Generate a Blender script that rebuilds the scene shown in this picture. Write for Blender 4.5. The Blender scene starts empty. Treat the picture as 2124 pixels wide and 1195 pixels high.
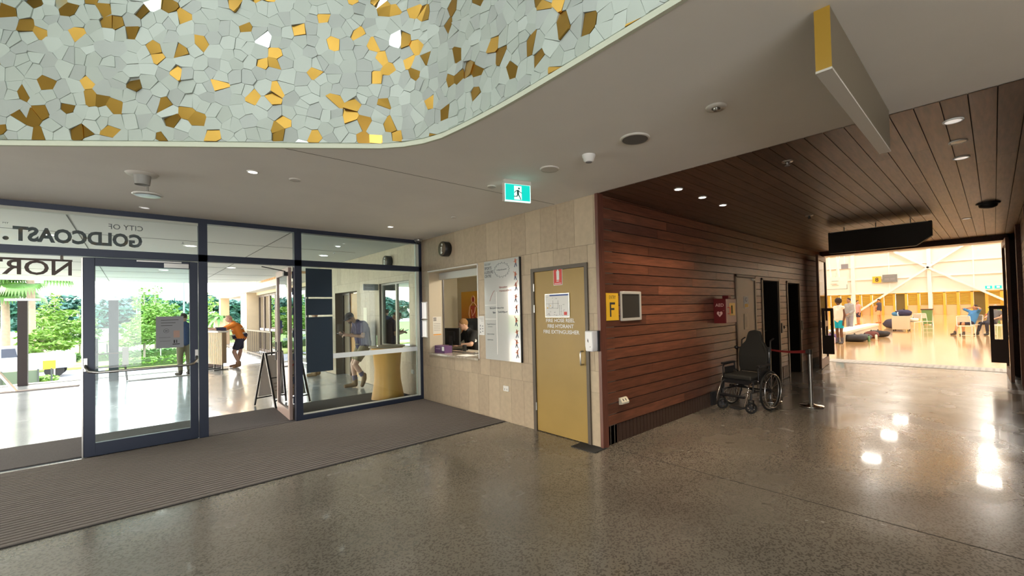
import bpy, bmesh, math, random
from mathutils import Vector, Matrix, noise
random.seed(7)
PI = math.pi
S = bpy.context.scene
COL = S.collection
# ---------------------------------------------------------------- camera
cam = bpy.data.cameras.new('camera')
cam_o = bpy.data.objects.new('camera', cam); COL.objects.link(cam_o)
YAW, PITCH, ROLL, FPX, CX, CY = 0.7999, 0.0198, -0.0238, 892.39, 1143.21, 622.29
fw = Vector((math.cos(PITCH)*math.cos(YAW), math.cos(PITCH)*math.sin(YAW), math.sin(PITCH)))
rt = Vector((math.sin(YAW), -math.cos(YAW), 0)); up = rt.cross(fw)
r2 = math.cos(ROLL)*rt + math.sin(ROLL)*up; u2 = -math.sin(ROLL)*rt + math.cos(ROLL)*up
m = Matrix((r2, u2, -fw)).transposed().to_4x4(); m.translation = (0, 0, 1.6)
cam_o.matrix_world = m
cam.sensor_width = 36; cam.sensor_fit = 'HORIZONTAL'; cam.lens = FPX/2124*36
cam.shift_x = (1062-CX)/2124; cam.shift_y = (CY-597.5)/2124
cam.clip_start = 0.05; cam.clip_end = 900
S.camera = cam_o
# ---------------------------------------------------------------- view, sky, sun, large lights
S.view_settings.view_transform = 'Standard'; S.view_settings.look = 'None'
S.view_settings.exposure = 2.1; S.view_settings.gamma = 1; S.view_settings.use_curve_mapping = False
try:
    S.cycles.max_bounces = 9; S.cycles.diffuse_bounces = 5; S.cycles.glossy_bounces = 4
    S.cycles.transparent_max_bounces = 16; S.cycles.sample_clamp_indirect = 6
    S.cycles.caustics_reflective = False; S.cycles.caustics_refractive = False
except Exception: pass
w = bpy.data.worlds.new('sky'); S.world = w; w.use_nodes = True
nt = w.node_tree; bg = nt.nodes['Background']
tc = nt.nodes.new('ShaderNodeTexCoord'); sp = nt.nodes.new('ShaderNodeSeparateXYZ'); cr = nt.nodes.new('ShaderNodeValToRGB')
nt.links.new(tc.outputs['Generated'], sp.inputs[0]); nt.links.new(sp.outputs['Z'], cr.inputs[0]); nt.links.new(cr.outputs[0], bg.inputs[0])
cr.color_ramp.elements[0].color = (1.0, 0.985, 0.95, 1); cr.color_ramp.elements[1].color = (0.80, 0.90, 1.0, 1)
SKY = 1.85; bg.inputs[1].default_value = SKY
dp = nt.nodes.new('ShaderNodeVectorMath'); dp.operation = 'DOT_PRODUCT'; dp.inputs[1].default_value = (-0.76, 0.64, 0.12)
pw = nt.nodes.new('ShaderNodeMath'); pw.operation = 'POWER'; mxz = nt.nodes.new('ShaderNodeMath'); mxz.operation = 'MAXIMUM'; mxz.inputs[1].default_value = 0
nt.links.new(tc.outputs['Generated'], dp.inputs[0]); nt.links.new(dp.outputs['Value'], mxz.inputs[0]); nt.links.new(mxz.outputs[0], pw.inputs[0]); pw.inputs[1].default_value = 7
gl = nt.nodes.new('ShaderNodeMix'); gl.data_type = 'RGBA'; gl.blend_type = 'ADD'; gl.inputs[0].default_value = 1
sc_ = nt.nodes.new('ShaderNodeVectorMath'); sc_.operation = 'SCALE'; sc_.inputs[0].default_value = (1.7, 1.35, 0.95)
nt.links.new(pw.outputs[0], sc_.inputs['Scale']); nt.links.new(cr.outputs[0], gl.inputs[6]); nt.links.new(sc_.outputs[0], gl.inputs[7]); nt.links.new(gl.outputs[2], bg.inputs[0])
def lamp(name, kind, loc, energy, color=(1,1,1), size=1, size_y=None, target=None, angle=None, spread=None):
    l = bpy.data.lights.new(name, kind); l.energy = energy; l.color = color
    if kind == 'AREA':
        l.size = size
        if size_y: l.shape = 'RECTANGLE'; l.size_y = size_y
        if spread: l.spread = spread
    if angle is not None and kind == 'SUN': l.angle = angle
    o = bpy.data.objects.new(name, l); COL.objects.link(o); o.location = loc
    if target is not None: o.rotation_euler = (Vector(target)-Vector(loc)).to_track_quat('-Z', 'Y').to_euler()
    return o
lamp('sun', 'SUN', (-20, 60, 40), 2.1, (1.0, 0.90, 0.74), target=(-20+0.80*30, 60-0.62*30, 40-0.34*30), angle=0.02)
lamp('skylight', 'AREA', (-1.6, 1.4, 5.75), 62, (0.90, 1.0, 0.95), 6.0, 7.0, target=(-1.2, 1.5, 0))
for gy in (-6, .6, 7, 14):
    for gx in (18, 25.5, 33, 41, 49, 56):
        lamp('gym_high_bay', 'AREA', (gx, gy, 10.6), 80, (1.0, 0.95, 0.86), 1.1, 1.1, target=(gx, gy, 0))
lamp('gym_side_fill', 'AREA', (30, -13.5, 6.5), 240, (1.0, 0.93, 0.80), 28, 6, target=(30, 5, 3))  # unseen broad area lamp; the gym wall behind it is solid
lamp('reception_light', 'AREA', (5.8, 5.2, 2.73), 44, (1.0, 0.93, 0.80), 1.2, 1.2, target=(5.4, 6.6, 0))
for dx, dy, en in ((4.392,2.43,2.2),(4.958,2.43,2.2),(5.56,2.445,2.2),(4.316,.17,1.5),(5.508,.172,1.5),(9.745,.273,2),(.781,4.653,2),(2.816,6.375,3)):
    lamp('downlight_beam', 'AREA', (dx, dy, 2.890), en, (1.0, 0.80, 0.55) if dx > 4 and dy > 2 else (1.0, 0.90, 0.78), .09, target=(dx, dy, 0), spread=2.0)
# ---------------------------------------------------------------- materials
MATS = {}
def mat(name, col=(0.5,0.5,0.5), rough=0.5, metal=0.0, var=0.0, vscale=4.0, bump=0.0, bscale=40.0, emit=None, estr=1.0,
        stretch=(1,1,1), coat=0.0, spec=None, col2=None):
    if name in MATS: return MATS[name]
    M = bpy.data.materials.new(name); M.use_nodes = True; n = M.node_tree.nodes; L = M.node_tree.links
    b = n['Principled BSDF']; MATS[name] = M
    b.inputs['Base Color'].default_value = (*col, 1); b.inputs['Roughness'].default_value = rough; b.inputs['Metallic'].default_value = metal
    if coat: b.inputs['Coat Weight'].default_value = coat; b.inputs['Coat Roughness'].default_value = 0.15
    if spec is not None: b.inputs['Specular IOR Level'].default_value = spec
    if emit is not None:
        b.inputs['Emission Color'].default_value = (*emit, 1); b.inputs['Emission Strength'].default_value = estr
    if var or bump or col2:
        t = n.new('ShaderNodeTexCoord'); mp = n.new('ShaderNodeMapping'); mp.inputs['Scale'].default_value = stretch
        L.new(t.outputs['Object'], mp.inputs[0])
    if var or col2:
        no = n.new('ShaderNodeTexNoise'); no.inputs['Scale'].default_value = vscale; no.inputs['Detail'].default_value = 5
        L.new(mp.outputs[0], no.inputs['Vector'])
        r = n.new('ShaderNodeValToRGB'); L.new(no.outputs[0], r.inputs[0]); L.new(r.outputs[0], b.inputs['Base Color'])
        v = var
        a = col if col2 else tuple(max(0, c*(1-v)) for c in col); c2 = col2 or tuple(min(1, c*(1+v)) for c in col)
        r.color_ramp.elements[0].color = (*a, 1); r.color_ramp.elements[1].color = (*c2, 1)
        r.color_ramp.elements[0].position = 0.32; r.color_ramp.elements[1].position = 0.68
    if bump:
        no2 = n.new('ShaderNodeTexNoise'); no2.inputs['Scale'].default_value = bscale; no2.inputs['Detail'].default_value = 4
        L.new(mp.outputs[0], no2.inputs['Vector'])
        bp = n.new('ShaderNodeBump'); bp.inputs['Strength'].default_value = bump; bp.inputs['Distance'].default_value = 0.01
        L.new(no2.outputs[0], bp.inputs['Height']); L.new(bp.outputs[0], b.inputs['Normal'])
    return M
def glass(name, tint=(0.86,0.95,0.94), refl=0.10, rough=0.0):
    M = bpy.data.materials.new(name); M.use_nodes = True; n = M.node_tree.nodes; L = M.node_tree.links
    n.remove(n['Principled BSDF']); out = n['Material Output']
    tr = n.new('ShaderNodeBsdfTransparent'); tr.inputs[0].default_value = (*tint, 1)
    g = n.new('ShaderNodeBsdfGlossy'); g.inputs['Roughness'].default_value = rough; g.inputs[0].default_value = (1,1,1,1)
    fr = n.new('ShaderNodeFresnel'); fr.inputs[0].default_value = 1.5
    ma = n.new('ShaderNodeMath'); ma.operation = 'ADD'; ma.inputs[1].default_value = refl-0.04; ma.use_clamp = True
    mx = n.new('ShaderNodeMixShader'); L.new(fr.outputs[0], ma.inputs[0]); L.new(ma.outputs[0], mx.inputs[0])
    L.new(tr.outputs[0], mx.inputs[1]); L.new(g.outputs[0], mx.inputs[2]); L.new(mx.outputs[0], out.inputs[0])
    MATS[name] = M; return M
def concrete(name, c1, c2, speck, rough0, rough1, amount=0.55, scale=95):
    M = bpy.data.materials.new(name); M.use_nodes = True; n = M.node_tree.nodes; L = M.node_tree.links; b = n['Principled BSDF']
    t = n.new('ShaderNodeTexCoord')
    no = n.new('ShaderNodeTexNoise'); no.inputs['Scale'].default_value = 0.9; no.inputs['Detail'].default_value = 8; L.new(t.outputs['Object'], no.inputs['Vector'])
    r = n.new('ShaderNodeValToRGB'); r.color_ramp.elements[0].color = (*c1,1); r.color_ramp.elements[1].color = (*c2,1)
    r.color_ramp.elements[0].position = .35; r.color_ramp.elements[1].position = .65; L.new(no.outputs[0], r.inputs[0])
    vo = n.new('ShaderNodeTexVoronoi'); vo.inputs['Scale'].default_value = scale; L.new(t.outputs['Object'], vo.inputs['Vector'])
    sx = n.new('ShaderNodeSeparateColor'); L.new(vo.outputs['Color'], sx.inputs[0])
    r2_ = n.new('ShaderNodeValToRGB'); r2_.color_ramp.elements[0].color = (0,0,0,1); r2_.color_ramp.elements[1].color = (1,1,1,1)
    r2_.color_ramp.elements[0].position = 0.62; r2_.color_ramp.elements[1].position = 0.72; L.new(sx.outputs[0], r2_.inputs[0])
    no3 = n.new('ShaderNodeTexNoise'); no3.inputs['Scale'].default_value = 0.55; no3.inputs['Detail'].default_value = 3; L.new(t.outputs['Object'], no3.inputs['Vector'])
    mu = n.new('ShaderNodeMath'); mu.operation = 'MULTIPLY'; L.new(r2_.outputs[0], mu.inputs[0])
    mr = n.new('ShaderNodeMapRange'); mr.inputs[1].default_value = .25; mr.inputs[2].default_value = .7; mr.inputs[3].default_value = amount*0.35; mr.inputs[4].default_value = amount
    L.new(no3.outputs[0], mr.inputs[0]); L.new(mr.outputs[0], mu.inputs[1])
    mx = n.new('ShaderNodeMix'); mx.data_type = 'RGBA'; L.new(mu.outputs[0], mx.inputs[0]); L.new(r.outputs[0], mx.inputs[6]); mx.inputs[7].default_value = (*speck,1)
    L.new(mx.outputs[2], b.inputs['Base Color'])
    no4 = n.new('ShaderNodeTexNoise'); no4.inputs['Scale'].default_value = 1.7; no4.inputs['Detail'].default_value = 3; L.new(t.outputs['Object'], no4.inputs['Vector'])
    m2 = n.new('ShaderNodeMapRange'); m2.inputs[3].default_value = rough0; m2.inputs[4].default_value = rough1; m2.inputs[1].default_value = .3; m2.inputs[2].default_value = .7
    L.new(no4.outputs[0], m2.inputs[0]); L.new(m2.outputs[0], b.inputs['Roughness'])
    b.inputs['Coat Weight'].default_value = 0.25; b.inputs['Coat Roughness'].default_value = 0.06
    MATS[name] = M; return M
M_floor = concrete('polished_concrete', (0.165,0.142,0.113), (0.22,0.19,0.152), (0.045,0.038,0.033), 0.16, 0.32, 0.8)
M_terr = concrete('terrace_concrete', (0.38,0.43,0.48), (0.45,0.50,0.55), (0.25,0.24,0.23), 0.16, 0.30, 0.3)
M_gym = mat('maple_court', (0.66,0.40,0.17), 0.10, var=0.10, vscale=3, stretch=(1,9,1), coat=0.5)
M_ceil = mat('ceiling_paint', (0.85,0.82,0.775), 0.85, var=0.02, vscale=2, bump=0.06, bscale=260)
M_soff = mat('soffit_paint', (0.72,0.72,0.67), 0.7)
M_white = mat('white_paint', (0.80,0.79,0.76), 0.5)
M_rim = mat('plaster_rim', (0.62,0.64,0.52), 0.6)
M_st = [mat('stone_tile_a', (0.47,0.375,0.26), 0.55, var=0.07, vscale=14), mat('stone_tile_b', (0.50,0.40,0.28), 0.55, var=0.07, vscale=11),
        mat('stone_tile_c', (0.44,0.345,0.24), 0.55, var=0.07, vscale=17)]
M_grout = mat('tile_joint', (0.16,0.13,0.10), 0.9)
M_wd = [mat('oiled_timber_a', (0.135,0.047,0.026), 0.33, var=0.28, vscale=7, stretch=(0.6,6,6), bump=0.12, bscale=25),
        mat('oiled_timber_b', (0.165,0.057,0.031), 0.36, var=0.28, vscale=6, stretch=(0.6,6,6), bump=0.12, bscale=25),
        mat('oiled_timber_c', (0.105,0.038,0.023), 0.30, var=0.28, vscale=8, stretch=(0.6,6,6), bump=0.12, bscale=25)]
M_wc = [mat('ceiling_timber_a', (0.115,0.060,0.036), 0.42, var=0.3, vscale=6, stretch=(0.6,6,6), bump=0.1, bscale=25),
        mat('ceiling_timber_b', (0.135,0.072,0.043), 0.42, var=0.3, vscale=5, stretch=(0.6,6,6), bump=0.1, bscale=25),
        mat('ceiling_timber_c', (0.095,0.050,0.031), 0.42, var=0.3, vscale=7, stretch=(0.6,6,6), bump=0.1, bscale=25)]
M_dark = mat('timber_gap', (0.012,0.008,0.006), 0.9)
M_trim = mat('red_timber_trim', (0.13,0.045,0.03), 0.4, var=0.2, vscale=9, stretch=(6,6,0.6))
M_frame = mat('navy_metal_frame', (0.022,0.030,0.055), 0.38, metal=0.3)
M_bronze = mat('bronze_frame', (0.10,0.075,0.062), 0.4, metal=0.3)
M_gold = mat('gold_mirror_tile', (0.50,0.29,0.065), 0.3, metal=1.0, var=0.12, vscale=3)
M_silv = mat('silver_mirror_tile', (0.72,0.78,0.76), 0.08, metal=1.0)
M_mos = [mat('white_mosaic_tile', (0.52,0.575,0.53), 0.22, coat=0.3), mat('pale_mosaic_tile', (0.475,0.525,0.48), 0.25, coat=0.3), mat('grey_mosaic_tile', (0.43,0.465,0.44), 0.28, coat=0.2)]
M_black = mat('black_plastic', (0.015,0.015,0.017), 0.4)
M_rub = mat('black_rubber', (0.012,0.012,0.012), 0.7)
M_chrome = mat('chrome', (0.75,0.74,0.72), 0.15, metal=1.0)
M_steel = mat('brushed_steel', (0.50,0.49,0.47), 0.3, metal=1.0)
M_glass = glass('clear_glass', (0.98,0.995,0.99), 0.03)
M_glassc = glass('cyan_glass', (0.90,0.975,0.98), 0.03)
M_yd = mat('mustard_door_paint', (0.34,0.215,0.045), 0.45, var=0.06, vscale=2)
M_ydf = mat('door_frame_paint', (0.085,0.065,0.045), 0.5)
M_paper = mat('paper', (0.80,0.80,0.78), 0.6)
M_ink = mat('ink', (0.03,0.03,0.035), 0.6)
M_red = mat('red_print', (0.62,0.03,0.025), 0.45)
M_yel = mat('yellow_print', (0.80,0.47,0.03), 0.5)
M_lens = mat('lamp_lens', (0.9,0.9,0.9), 0.4, emit=(1.0,0.96,0.88), estr=2.2)
M_lensd = mat('faint_lens', (0.75,0.74,0.72), 0.3, emit=(1,0.97,0.92), estr=0.12)  # lens discs with a weak glow of their own
# ---------------------------------------------------------------- mesh builder
def wm(o):
    m_ = o.matrix_basis.copy()
    return wm(o.parent) @ m_ if o.parent else m_
class MB:
    def __init__(s): s.v = []; s.f = []; s.m = []; s.sm = []; s.mats = []; s.ci = 0; s.T = None
    def mat(s, m):
        if m not in s.mats: s.mats.append(m)
        s.ci = s.mats.index(m); return s
    def add(s, vs, fs, smooth=False):
        k = len(s.v)
        if s.T is not None: vs = [s.T @ Vector(v) for v in vs]
        s.v += [tuple(v) for v in vs]; s.f += [tuple(i+k for i in f) for f in fs]
        s.m += [s.ci]*len(fs); s.sm += [smooth]*len(fs); return s
    def box(s, x0, x1, y0, y1, z0, z1):
        if x0 > x1: x0, x1 = x1, x0
        if y0 > y1: y0, y1 = y1, y0
        if z0 > z1: z0, z1 = z1, z0
        return s.add([(x0,y0,z0),(x1,y0,z0),(x1,y1,z0),(x0,y1,z0),(x0,y0,z1),(x1,y0,z1),(x1,y1,z1),(x0,y1,z1)],
                     [(0,3,2,1),(4,5,6,7),(0,1,5,4),(1,2,6,5),(2,3,7,6),(3,0,4,7)])
    def bar(s, a, b, w_, h, upv=(0,0,1)):
        a, b = Vector(a), Vector(b); d = (b-a).normalized(); u = Vector(upv)
        if abs(d.dot(u)) > .98: u = Vector((1,0,0))
        x = d.cross(u).normalized()*w_/2; y = x.cross(d).normalized()*h/2
        vs = [a-x-y, a+x-y, a+x+y, a-x+y, b-x-y, b+x-y, b+x+y, b-x+y]
        return s.add(vs, [(0,3,2,1),(4,5,6,7),(0,1,5,4),(1,2,6,5),(2,3,7,6),(3,0,4,7)])
    def cyl(s, a, b, r0, r1=None, n=16, cap=True, smooth=True):
        r1 = r0 if r1 is None else r1
        a, b = Vector(a), Vector(b); d = (b-a).normalized(); u = Vector((0,0,1)) if abs(d.z) < .9 else Vector((1,0,0))
        x = d.cross(u).normalized(); y = d.cross(x)
        vs = []
        for p, r in ((a,r0),(b,r1)):
            for i in range(n):
                t = 2*PI*i/n; vs.append(p + x*math.cos(t)*r + y*math.sin(t)*r)
        s.add(vs, [(i,(i+1)%n,n+(i+1)%n,n+i) for i in range(n)], smooth)
        if cap: s.add(vs, [tuple(range(n))[::-1], tuple(range(n,2*n))])
        return s
    def tube(s, pts, r, n=8, smooth=True, closed=False):
        P = [Vector(p) for p in pts]; R = r if isinstance(r, (list,tuple)) else [r]*len(P)
        vs = []; prev = None
        for i, p in enumerate(P):
            if closed: d = P[(i+1)%len(P)]-P[i-1]
            else: d = (P[min(i+1,len(P)-1)]-P[max(i-1,0)])
            d.normalize()
            u = prev if prev is not None else (Vector((0,0,1)) if abs(d.z) < .9 else Vector((1,0,0)))
            x = (u - d*u.dot(d)).normalized(); prev = x; y = d.cross(x)
            for k in range(n):
                t = 2*PI*k/n; vs.append(p + x*math.cos(t)*R[i] + y*math.sin(t)*R[i])
        L = len(P); fs = []
        for i in range(L if closed else L-1):
            j = (i+1)%L
            for k in range(n): fs.append((i*n+k, i*n+(k+1)%n, j*n+(k+1)%n, j*n+k))
        s.add(vs, fs, smooth)
        if not closed: s.add(vs[:n], [tuple(range(n))[::-1]]); s.add(vs[-n:], [tuple(range(n))])
        return s
    def ell(s, c, r, n=12, m=8, rot=None):
        c = Vector(c); r = (r,r,r) if isinstance(r,(int,float)) else r; vs = []; fs = []
        for i in range(m+1):
            a = PI*i/m
            for k in range(n):
                t = 2*PI*k/n; p = Vector((math.sin(a)*math.cos(t)*r[0], math.sin(a)*math.sin(t)*r[1], math.cos(a)*r[2]))
                if rot is not None: p = rot @ p
                vs.append(c+p)
        for i in range(m):
            for k in range(n): fs.append((i*n+k, (i+1)*n+k, (i+1)*n+(k+1)%n, i*n+(k+1)%n))
        return s.add(vs, fs, True)
    def lathe(s, c, prof, n=24, axis=None):
        "prof: (radius, height) pairs round an axis through c"
        c = Vector(c); Z = Vector(axis or (0,0,1)).normalized(); u = Vector((1,0,0)) if abs(Z.x) < .9 else Vector((0,1,0))
        X = Z.cross(u).normalized(); Y = Z.cross(X); vs = []; fs = []
        for r, h in prof:
            for k in range(n):
                t = 2*PI*k/n; vs.append(c + Z*h + X*math.cos(t)*r + Y*math.sin(t)*r)
        for i in range(len(prof)-1):
            for k in range(n): fs.append((i*n+k, i*n+(k+1)%n, (i+1)*n+(k+1)%n, (i+1)*n+k))
        return s.add(vs, fs, True)
    def prism(s, poly, axis, a, b):
        "poly: 2-D outline, extruded along axis from a to b"
        def P(p, h):
            return {'x': (h,p[0],p[1]), 'y': (p[0],h,p[1]), 'z': (p[0],p[1],h)}[axis]
        n = len(poly); vs = [P(p,a) for p in poly]+[P(p,b) for p in poly]
        return s.add(vs, [tuple(range(n))[::-1], tuple(range(n,2*n))]+[(i,(i+1)%n,n+(i+1)%n,n+i) for i in range(n)])
    def quad(s, a, b, c, d): return s.add([a,b,c,d], [(0,1,2,3)])
    def build(s, name, mt=None, parent=None, org=None, bevel=0.0, world=True, fixn=True):
        me = bpy.data.meshes.new(name)
        V = [Vector(v) for v in s.v]
        if parent is not None and world:
            inv = wm(parent).inverted(); V = [inv @ v for v in V]
        loc = Vector((0,0,0))
        if parent is None:
            if org is None:
                xs = [v.x for v in V]; ys = [v.y for v in V]; zs = [v.z for v in V]
                loc = Vector(((min(xs)+max(xs))/2, (min(ys)+max(ys))/2, min(zs)))
            elif org is not False: loc = Vector(org)
            V = [v-loc for v in V]
        me.from_pydata([tuple(v) for v in V], [], s.f)
        if s.mats:
            for mm in s.mats: me.materials.append(mm)
            me.polygons.foreach_set('material_index', s.m)
        elif mt: me.materials.append(mt)
        me.polygons.foreach_set('use_smooth', s.sm)
        me.update()
        if fixn:
            bm = bmesh.new(); bm.from_mesh(me)
            if bevel: bmesh.ops.remove_doubles(bm, verts=bm.verts, dist=1e-5)
            bmesh.ops.recalc_face_normals(bm, faces=bm.faces); bm.to_mesh(me); bm.free()
        o = bpy.data.objects.new(name, me); COL.objects.link(o); o.location = loc
        if parent is not None: o.parent = parent
        if bevel:
            md = o.modifiers.new('bevel', 'BEVEL'); md.width = bevel; md.segments = 2; md.limit_method = 'ANGLE'
        return o
def pieces(mb, name, parent, gap=.002):
    "build each separate piece of a builder as a part of its own"
    par = list(range(len(mb.v)))
    def fd(i):
        while par[i] != i: par[i] = par[par[i]]; i = par[i]
        return i
    for f in mb.f:
        for q in f[1:]: par[fd(f[0])] = fd(q)
    g = {}
    for i in range(len(mb.v)): g.setdefault(fd(i), []).append(i)
    cl = []
    for ids in g.values():
        P = [mb.v[i] for i in ids]; bb = [min(p[k] for p in P)-gap for k in range(3)]+[max(p[k] for p in P)+gap for k in range(3)]
        st = set(ids); again = True
        while again:
            again = False
            for c in cl:
                if all(c[0][k] <= bb[k+3] and c[0][k+3] >= bb[k] for k in range(3)):
                    cl.remove(c); st |= c[1]; bb = [min(bb[k],c[0][k]) for k in range(3)]+[max(bb[k+3],c[0][k+3]) for k in range(3)]; again = True; break
        cl.append((bb, st))
    for bb, st in cl:
        q = MB(); mp = {i: n for n, i in enumerate(sorted(st))}; q.v = [mb.v[i] for i in sorted(st)]; q.mats = mb.mats
        for f, m_, sm_ in zip(mb.f, mb.m, mb.sm):
            if f[0] in st: q.f.append(tuple(mp[i] for i in f)); q.m.append(m_); q.sm.append(sm_)
        q.build(name, None, parent)
def tag(o, label=None, cat=None, group=None, kind=None):
    if label: o['label'] = label
    if cat: o['category'] = cat
    if group: o['group'] = group
    if kind: o['kind'] = kind
    return o
def thing(name, label, cat, loc, rz=0, group=None):
    o = bpy.data.objects.new(name, None); COL.objects.link(o); o.location = loc; o.rotation_euler = (0,0,rz)
    o.empty_display_size = .1
    return tag(o, label, cat, group)
def struct(o): o['kind'] = 'structure'; return o
def sempty(name, loc=(0,0,0)):
    o = bpy.data.objects.new(name, None); COL.objects.link(o); o.location = loc; o['kind'] = 'structure'; return o
def dup(root, loc=None, rz=None, label=None, group=None):
    r = root.copy(); COL.objects.link(r)
    if loc is not None: r.location = loc
    if rz is not None: r.rotation_euler = (0,0,rz)
    if label: r['label'] = label
    if group: r['group'] = group
    def rec(a, b):
        for ch in list(a.children):
            c = ch.copy(); COL.objects.link(c); c.parent = b; rec(ch, c)
    rec(root, r); return r
def bx(name, x0,x1,y0,y1,z0,z1, mt, parent=None, bevel=0.0, **k):
    return MB().box(x0,x1,y0,y1,z0,z1).build(name, mt, parent, bevel=bevel, **k)
_txc = {}
def txt(string, o, ux, uy, h, w_=None, bold=0.0, depth=0.002, align='l', mb=None, mt=None, cap=True):
    "letters of height h on the plane through o spanned by ux, uy, added to a builder"
    key = (string, bold)
    if key not in _txc:
        cu = bpy.data.curves.new('lettering', 'FONT'); cu.body = string; cu.offset = bold; cu.resolution_u = 3; cu.extrude = 0.0
        ob = bpy.data.objects.new('lettering', cu); COL.objects.link(ob)
        dg = bpy.context.evaluated_depsgraph_get(); dg.update()
        me = bpy.data.meshes.new_from_object(ob.evaluated_get(dg))
        vs = [tuple(v.co) for v in me.vertices]; fs = [tuple(p.vertices) for p in me.polygons]
        bpy.data.objects.remove(ob); bpy.data.curves.remove(cu); bpy.data.meshes.remove(me)
        _txc[key] = (vs, fs)
    vs, fs = _txc[key]
    x0 = min(v[0] for v in vs); x1 = max(v[0] for v in vs); y0 = min(v[1] for v in vs); y1 = max(v[1] for v in vs)
    sy = h/(y1-y0); sx = w_/(x1-x0) if w_ else sy
    O = Vector(o); X = Vector(ux).normalized(); Y = Vector(uy).normalized(); N = X.cross(Y)*depth
    W = (x1-x0)*sx; off = {'l': 0, 'c': -W/2, 'r': -W}[align]
    P = [O + X*((v[0]-x0)*sx+off) + Y*((v[1]-y0)*sy) + N for v in vs]
    mb = mb or MB()
    if mt: mb.mat(mt)
    mb.add(P, fs); return mb
# ================================================================ THE SETTING
XA, YB, YC, ZC, YM, XD, YD = 3.814, 7.385, 3.14, 2.907, 4.90, 13.0, -0.33
# floors
struct(bx('floor', -8.5, 14.05, -6.5, 7.385, -0.12, 0.0, M_floor, org=(0,0,-.12)))
struct(bx('trim_1', 3.885, 3.893, -6.4, 3.0, -0.004, 0.0012, M_dark))       # saw-cut joint
struct(bx('floor_terrace', -9, 8, 7.385, 17.3, -0.14, -0.004, M_terr, org=(0,7.4,-.14)))
# tile cladding helper: rectangles minus openings
def subrects(r, holes):
    out = [r]
    for h in holes:
        nx = []
        for (a0,a1,b0,b1) in out:
            if a1 <= h[0] or a0 >= h[1] or b1 <= h[2] or b0 >= h[3]: nx.append((a0,a1,b0,b1)); continue
            if a0 < h[0]: nx.append((a0,h[0],b0,b1))
            if a1 > h[1]: nx.append((h[1],a1,b0,b1))
            c0, c1 = max(a0,h[0]), min(a1,h[1])
            if b0 < h[2]: nx.append((c0,c1,b0,h[2]))
            if b1 > h[3]: nx.append((c0,c1,h[3],b1))
        out = nx
    return [q for q in out if q[1]-q[0] > .012 and q[3]-q[2] > .012]
ROWS = [(0,.62,.27),(.62,.865,.245),(.865,1.53,.29),(1.53,2.06,.27),(2.06,2.335,.285),(2.335,2.907,.30)]
def clad(name, y0, y1, holes):
    b = MB(); rnd = random.Random(3)
    b.mat(M_grout)
    for (a0,a1,b0,b1) in subrects((y0,y1,0,ZC), holes): b.box(XA+.006, XA+.28, a0, a1, b0, b1)
    for i,(z0,z1,wd) in enumerate(ROWS):
        y = y0 - wd*((i*0.37) % 1)
        while y < y1:
            for (a0,a1,b0,b1) in subrects((max(y,y0), min(y+wd,y1), z0, z1), holes):
                b.mat(rnd.choice(M_st)); b.box(XA, XA+.03, a0+.0016, a1-.0016, b0+.0016, b1-.0016)
            y += wd
    return struct(b.build(name, org=(XA, y0, 0)))
H_WIN = (5.555, 7.08, .855, 2.30); H_DOOR = (3.30, 4.29, -1, 2.13)
clad('wall_info', 3.152, 7.385, [H_WIN, H_DOOR])
H_ED = (10.55, 12.10, -1, 2.13); H_EW = (7.86, 9.26, .89, 2.215)
clad('wall_terrace', 7.385, 14.5, [H_ED, H_EW])
# reveals of the service window
b = MB(); b.mat(mat('reveal_paint', (0.42,0.36,0.27), .55))
b.box(XA+.28, XA+.29, 5.50,5.555,.80,2.35)
b.box(XA+.001, XA+.285, 7.074,7.10,.858,2.298).box(XA+.001, XA+.285, 5.535,5.560,.858,2.298).box(XA+.001, XA+.285, 5.535,7.10,2.294,2.32)
struct(b.build('trim_2'))
b = MB(); b.mat(M_white)
for y0,y1,z0,z1 in ((5.53,5.545,.85,2.315),(5.53,7.1,2.305,2.32)): b.box(XA-.012, XA+.02, y0,y1,z0,z1)
struct(b.build('trim_3'))
# wood wall C with doors
CD = [(7.57,8.40,-1,2.09),(8.78,9.69,-1,2.065),(10.23,11.06,-1,2.05)]
def boards_y(name, y, x0, x1, z0, z1, holes, hb, mats, side=-1, plinth=True):
    b = MB(); rnd = random.Random(11); b.mat(M_dark)
    for (a0,a1,b0,b1) in subrects((x0,x1,z0,z1), holes): b.box(a0,a1,y,y-side*.14,b0,b1)
    z = .22 if plinth else z0
    while z < z1:
        x = x0 - rnd.uniform(0,1.5)
        while x < x1:
            L = rnd.uniform(1.5,3.2)
            for (a0,a1,b0,b1) in subrects((max(x,x0),min(x+L,x1),z,min(z+hb,z1)), holes):
                b.mat(rnd.choice(mats)); b.box(a0+.001,a1-.001,y+side*.018,y,b0+.006,b1-.005)
            x += L
        z += hb
    if plinth:
        x = x0
        while x < x1:
            for (a0,a1,b0,b1) in subrects((x,min(x+.075,x1),0,.215), holes):
                b.mat(mat('plinth_timber',(0.05,0.026,0.019),.45)); b.box(a0+.004,a1-.004,y+side*.008,y,b0,b1)
            x += .075
    return struct(b.build(name, org=(x0,y,0)))
boards_y('wall_timber', YC+.02, 3.90, 12.9, 0, ZC, CD, .127, M_wd)
struct(bx('trim_4', 3.80, 3.90, 3.118, 3.16, 0, ZC, M_trim))
b = MB().mat(M_dark)
for (x0,x1,_,z1) in CD:
    b.box(x0-.0,x0+.02,YC+.02,YC+.34,0,z1).box(x1-.02,x1,YC+.02,YC+.34,0,z1).box(x0,x1,YC+.02,YC+.34,z1-.02,z1)
struct(b.build('trim_5', org=(7.5,YC,0)))
M_frlt = mat('pale_door_frame', (0.26,0.20,0.145), .45)
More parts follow.
